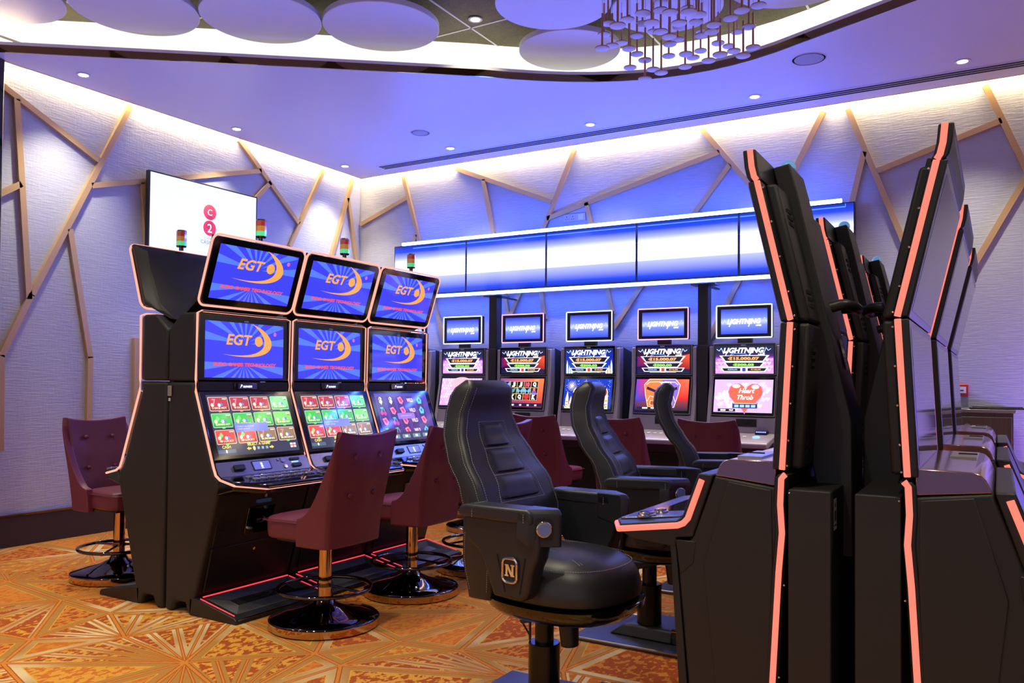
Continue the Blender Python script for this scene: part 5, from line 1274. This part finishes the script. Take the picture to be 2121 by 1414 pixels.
def dash(mb, path, L=.0055, gap=.0035, w=.0011):
    P = [Vector(p) for p in path]; seg = []; acc = 0
    for a, b in zip(P, P[1:]):
        d = (b - a).length; t = 0
        if d < 1e-6: continue
        u = (b - a) / d
        while t < d:
            ph = (acc + t) % (L + gap)
            if ph < L:
                e = min(d, t + (L - ph)); p, q = a + u * t, a + u * e; s_ = u.orthogonal().normalized() * w; r_ = u.cross(s_).normalized() * w
                mb.loft([[p + s_, p + r_, p - s_, p - r_], [q + s_, q + r_, q - s_, q - r_]]); t = e + 1e-5
            else: t += (L + gap - ph) + 1e-5
        acc += d
MAT['black_soft'] = mat('soft_black_shell', srgb(38, 36, 37), .45, vary=.1, bump=(500, .2, .0005))
MAT['gloss_soft'] = mat('satin_black_metal', srgb(16, 16, 18), .25, .3, vary=.05)
MAT['dialface'] = mat('dial_face', srgb(120, 140, 200), .2, .2, vary=.1)
chair = make_chair()
cpos = [(-1.544, 2.868), (-1.544, 2.868 + PT), (-1.544, 2.868 + 2 * PT)]
clb = ['black leather armchair nearest the camera with chrome letter badge', 'second black leather armchair, behind the nearest one, facing right', 'third black leather armchair, farthest, seen mainly by its narrow back']
def make_platform():
    t = empty('chair_platform', (0, 0, 0), 0, 'x', 'platform')
    MB().box(-.34, .60, -.27, .265, 0, .020).build('floor_plate', 'plate_grey', t, bevel=.006)
    for yy in (-.27, .265): MB().tube([(-.33, yy, .018), (.59, yy, .018)], .006, 6).build('edge_strip', 'steel', t)
    MB().loft([[(-.19 + .0, -.13, .022), (-.19, .13, .022), (.15, .15, .022), (.15, -.15, .022)], [(-.12, -.12, .075), (-.12, .12, .075), (.15, .14, .075), (.15, -.14, .075)], [(-.08, -.11, .085), (-.08, .11, .085), (.15, .13, .085), (.15, -.13, .085)]]).build('mount_cover', 'cab2', t, bevel=.01)
    fb = MB().box(.15, .56, -.15, .15, .022, .10).build('foot_box', 'black', t, bevel=.006)
    MB().box(.17, .56, -.13, .13, .10, .106).build('tread_mat', 'rubber', fb, bevel=.002)
    MB().tube([(.15, -.152, .088), (.42, -.152, .088)], .004, 6).build('chrome_line', 'chrome', fb)
    return t
MAT['plate_grey'] = mat('grey_tread_plate', srgb(72, 74, 84), .3, .3, vary=.1)
plat = make_platform()
plb = ['platform plate under the nearest black armchair, at the bottom edge', 'grey platform plate under the second black armchair', 'platform plate under the farthest black armchair, glimpsed behind the console']
for k, (x, y) in enumerate(cpos):
    if k == 0:
        chair.location = (x, y, 0); chair.rotation_euler = (0, 0, -.085); chair['label'] = clb[0]; chair['group'] = 'black leather armchairs'
        plat.location = (x, y + .06, 0); plat['label'] = plb[0]; plat['group'] = 'platforms under the black armchairs'
    else:
        copy_tree(chair, (x, y, 0), (0, .20, .38)[k], clb[k]); copy_tree(plat, (x, y + .06, 0), 0, plb[k])

# ------------------------------------------------------------------ coloured lamps: added blue ceiling fill, purple wash at the right
def area(name, loc, aim, size, power, col):
    ld = bpy.data.lights.new(name, 'AREA'); ld.energy = power; ld.color = col; ld.size = size
    o = bpy.data.objects.new(name, ld); link(o); o.location = loc; o.rotation_euler = (Vector(aim) - Vector(loc)).to_track_quat('-Z', 'Y').to_euler(); return o
for nm_, lc, tg, pw in (('added_blue_fill', (-2.35, 3.5, .6), (-2.45, 3.5, 4), 120), ('added_blue_fill', (-2.3, 5.2, .6), (-2.3, 5.1, 4), 60), ('added_blue_fill', (-5.75, 2.3, .6), (-5.6, 2.6, 4), 150), ('added_blue_fill', (-5.9, 5.4, .6), (-5.7, 5.2, 4), 60), ('added_blue_fill', (1.1, 3.4, .6), (.8, 3.6, 4), 150)):
    spot(nm_, lc, pw, (.06, .16, 1), 100, .9, .25, aim=tg)  # unseen spots without fittings, added in the aisles to turn the ceiling blue
area('purple_wash', (1.0, 6.9, .9), (.35, 7.54, 1.25), .25, 16, (.26, .12, 1))
area('purple_wash', (1.3, 5.2, 1.2), (-.3, 3.5, 1.5), .3, 14, (.2, .15, 1))
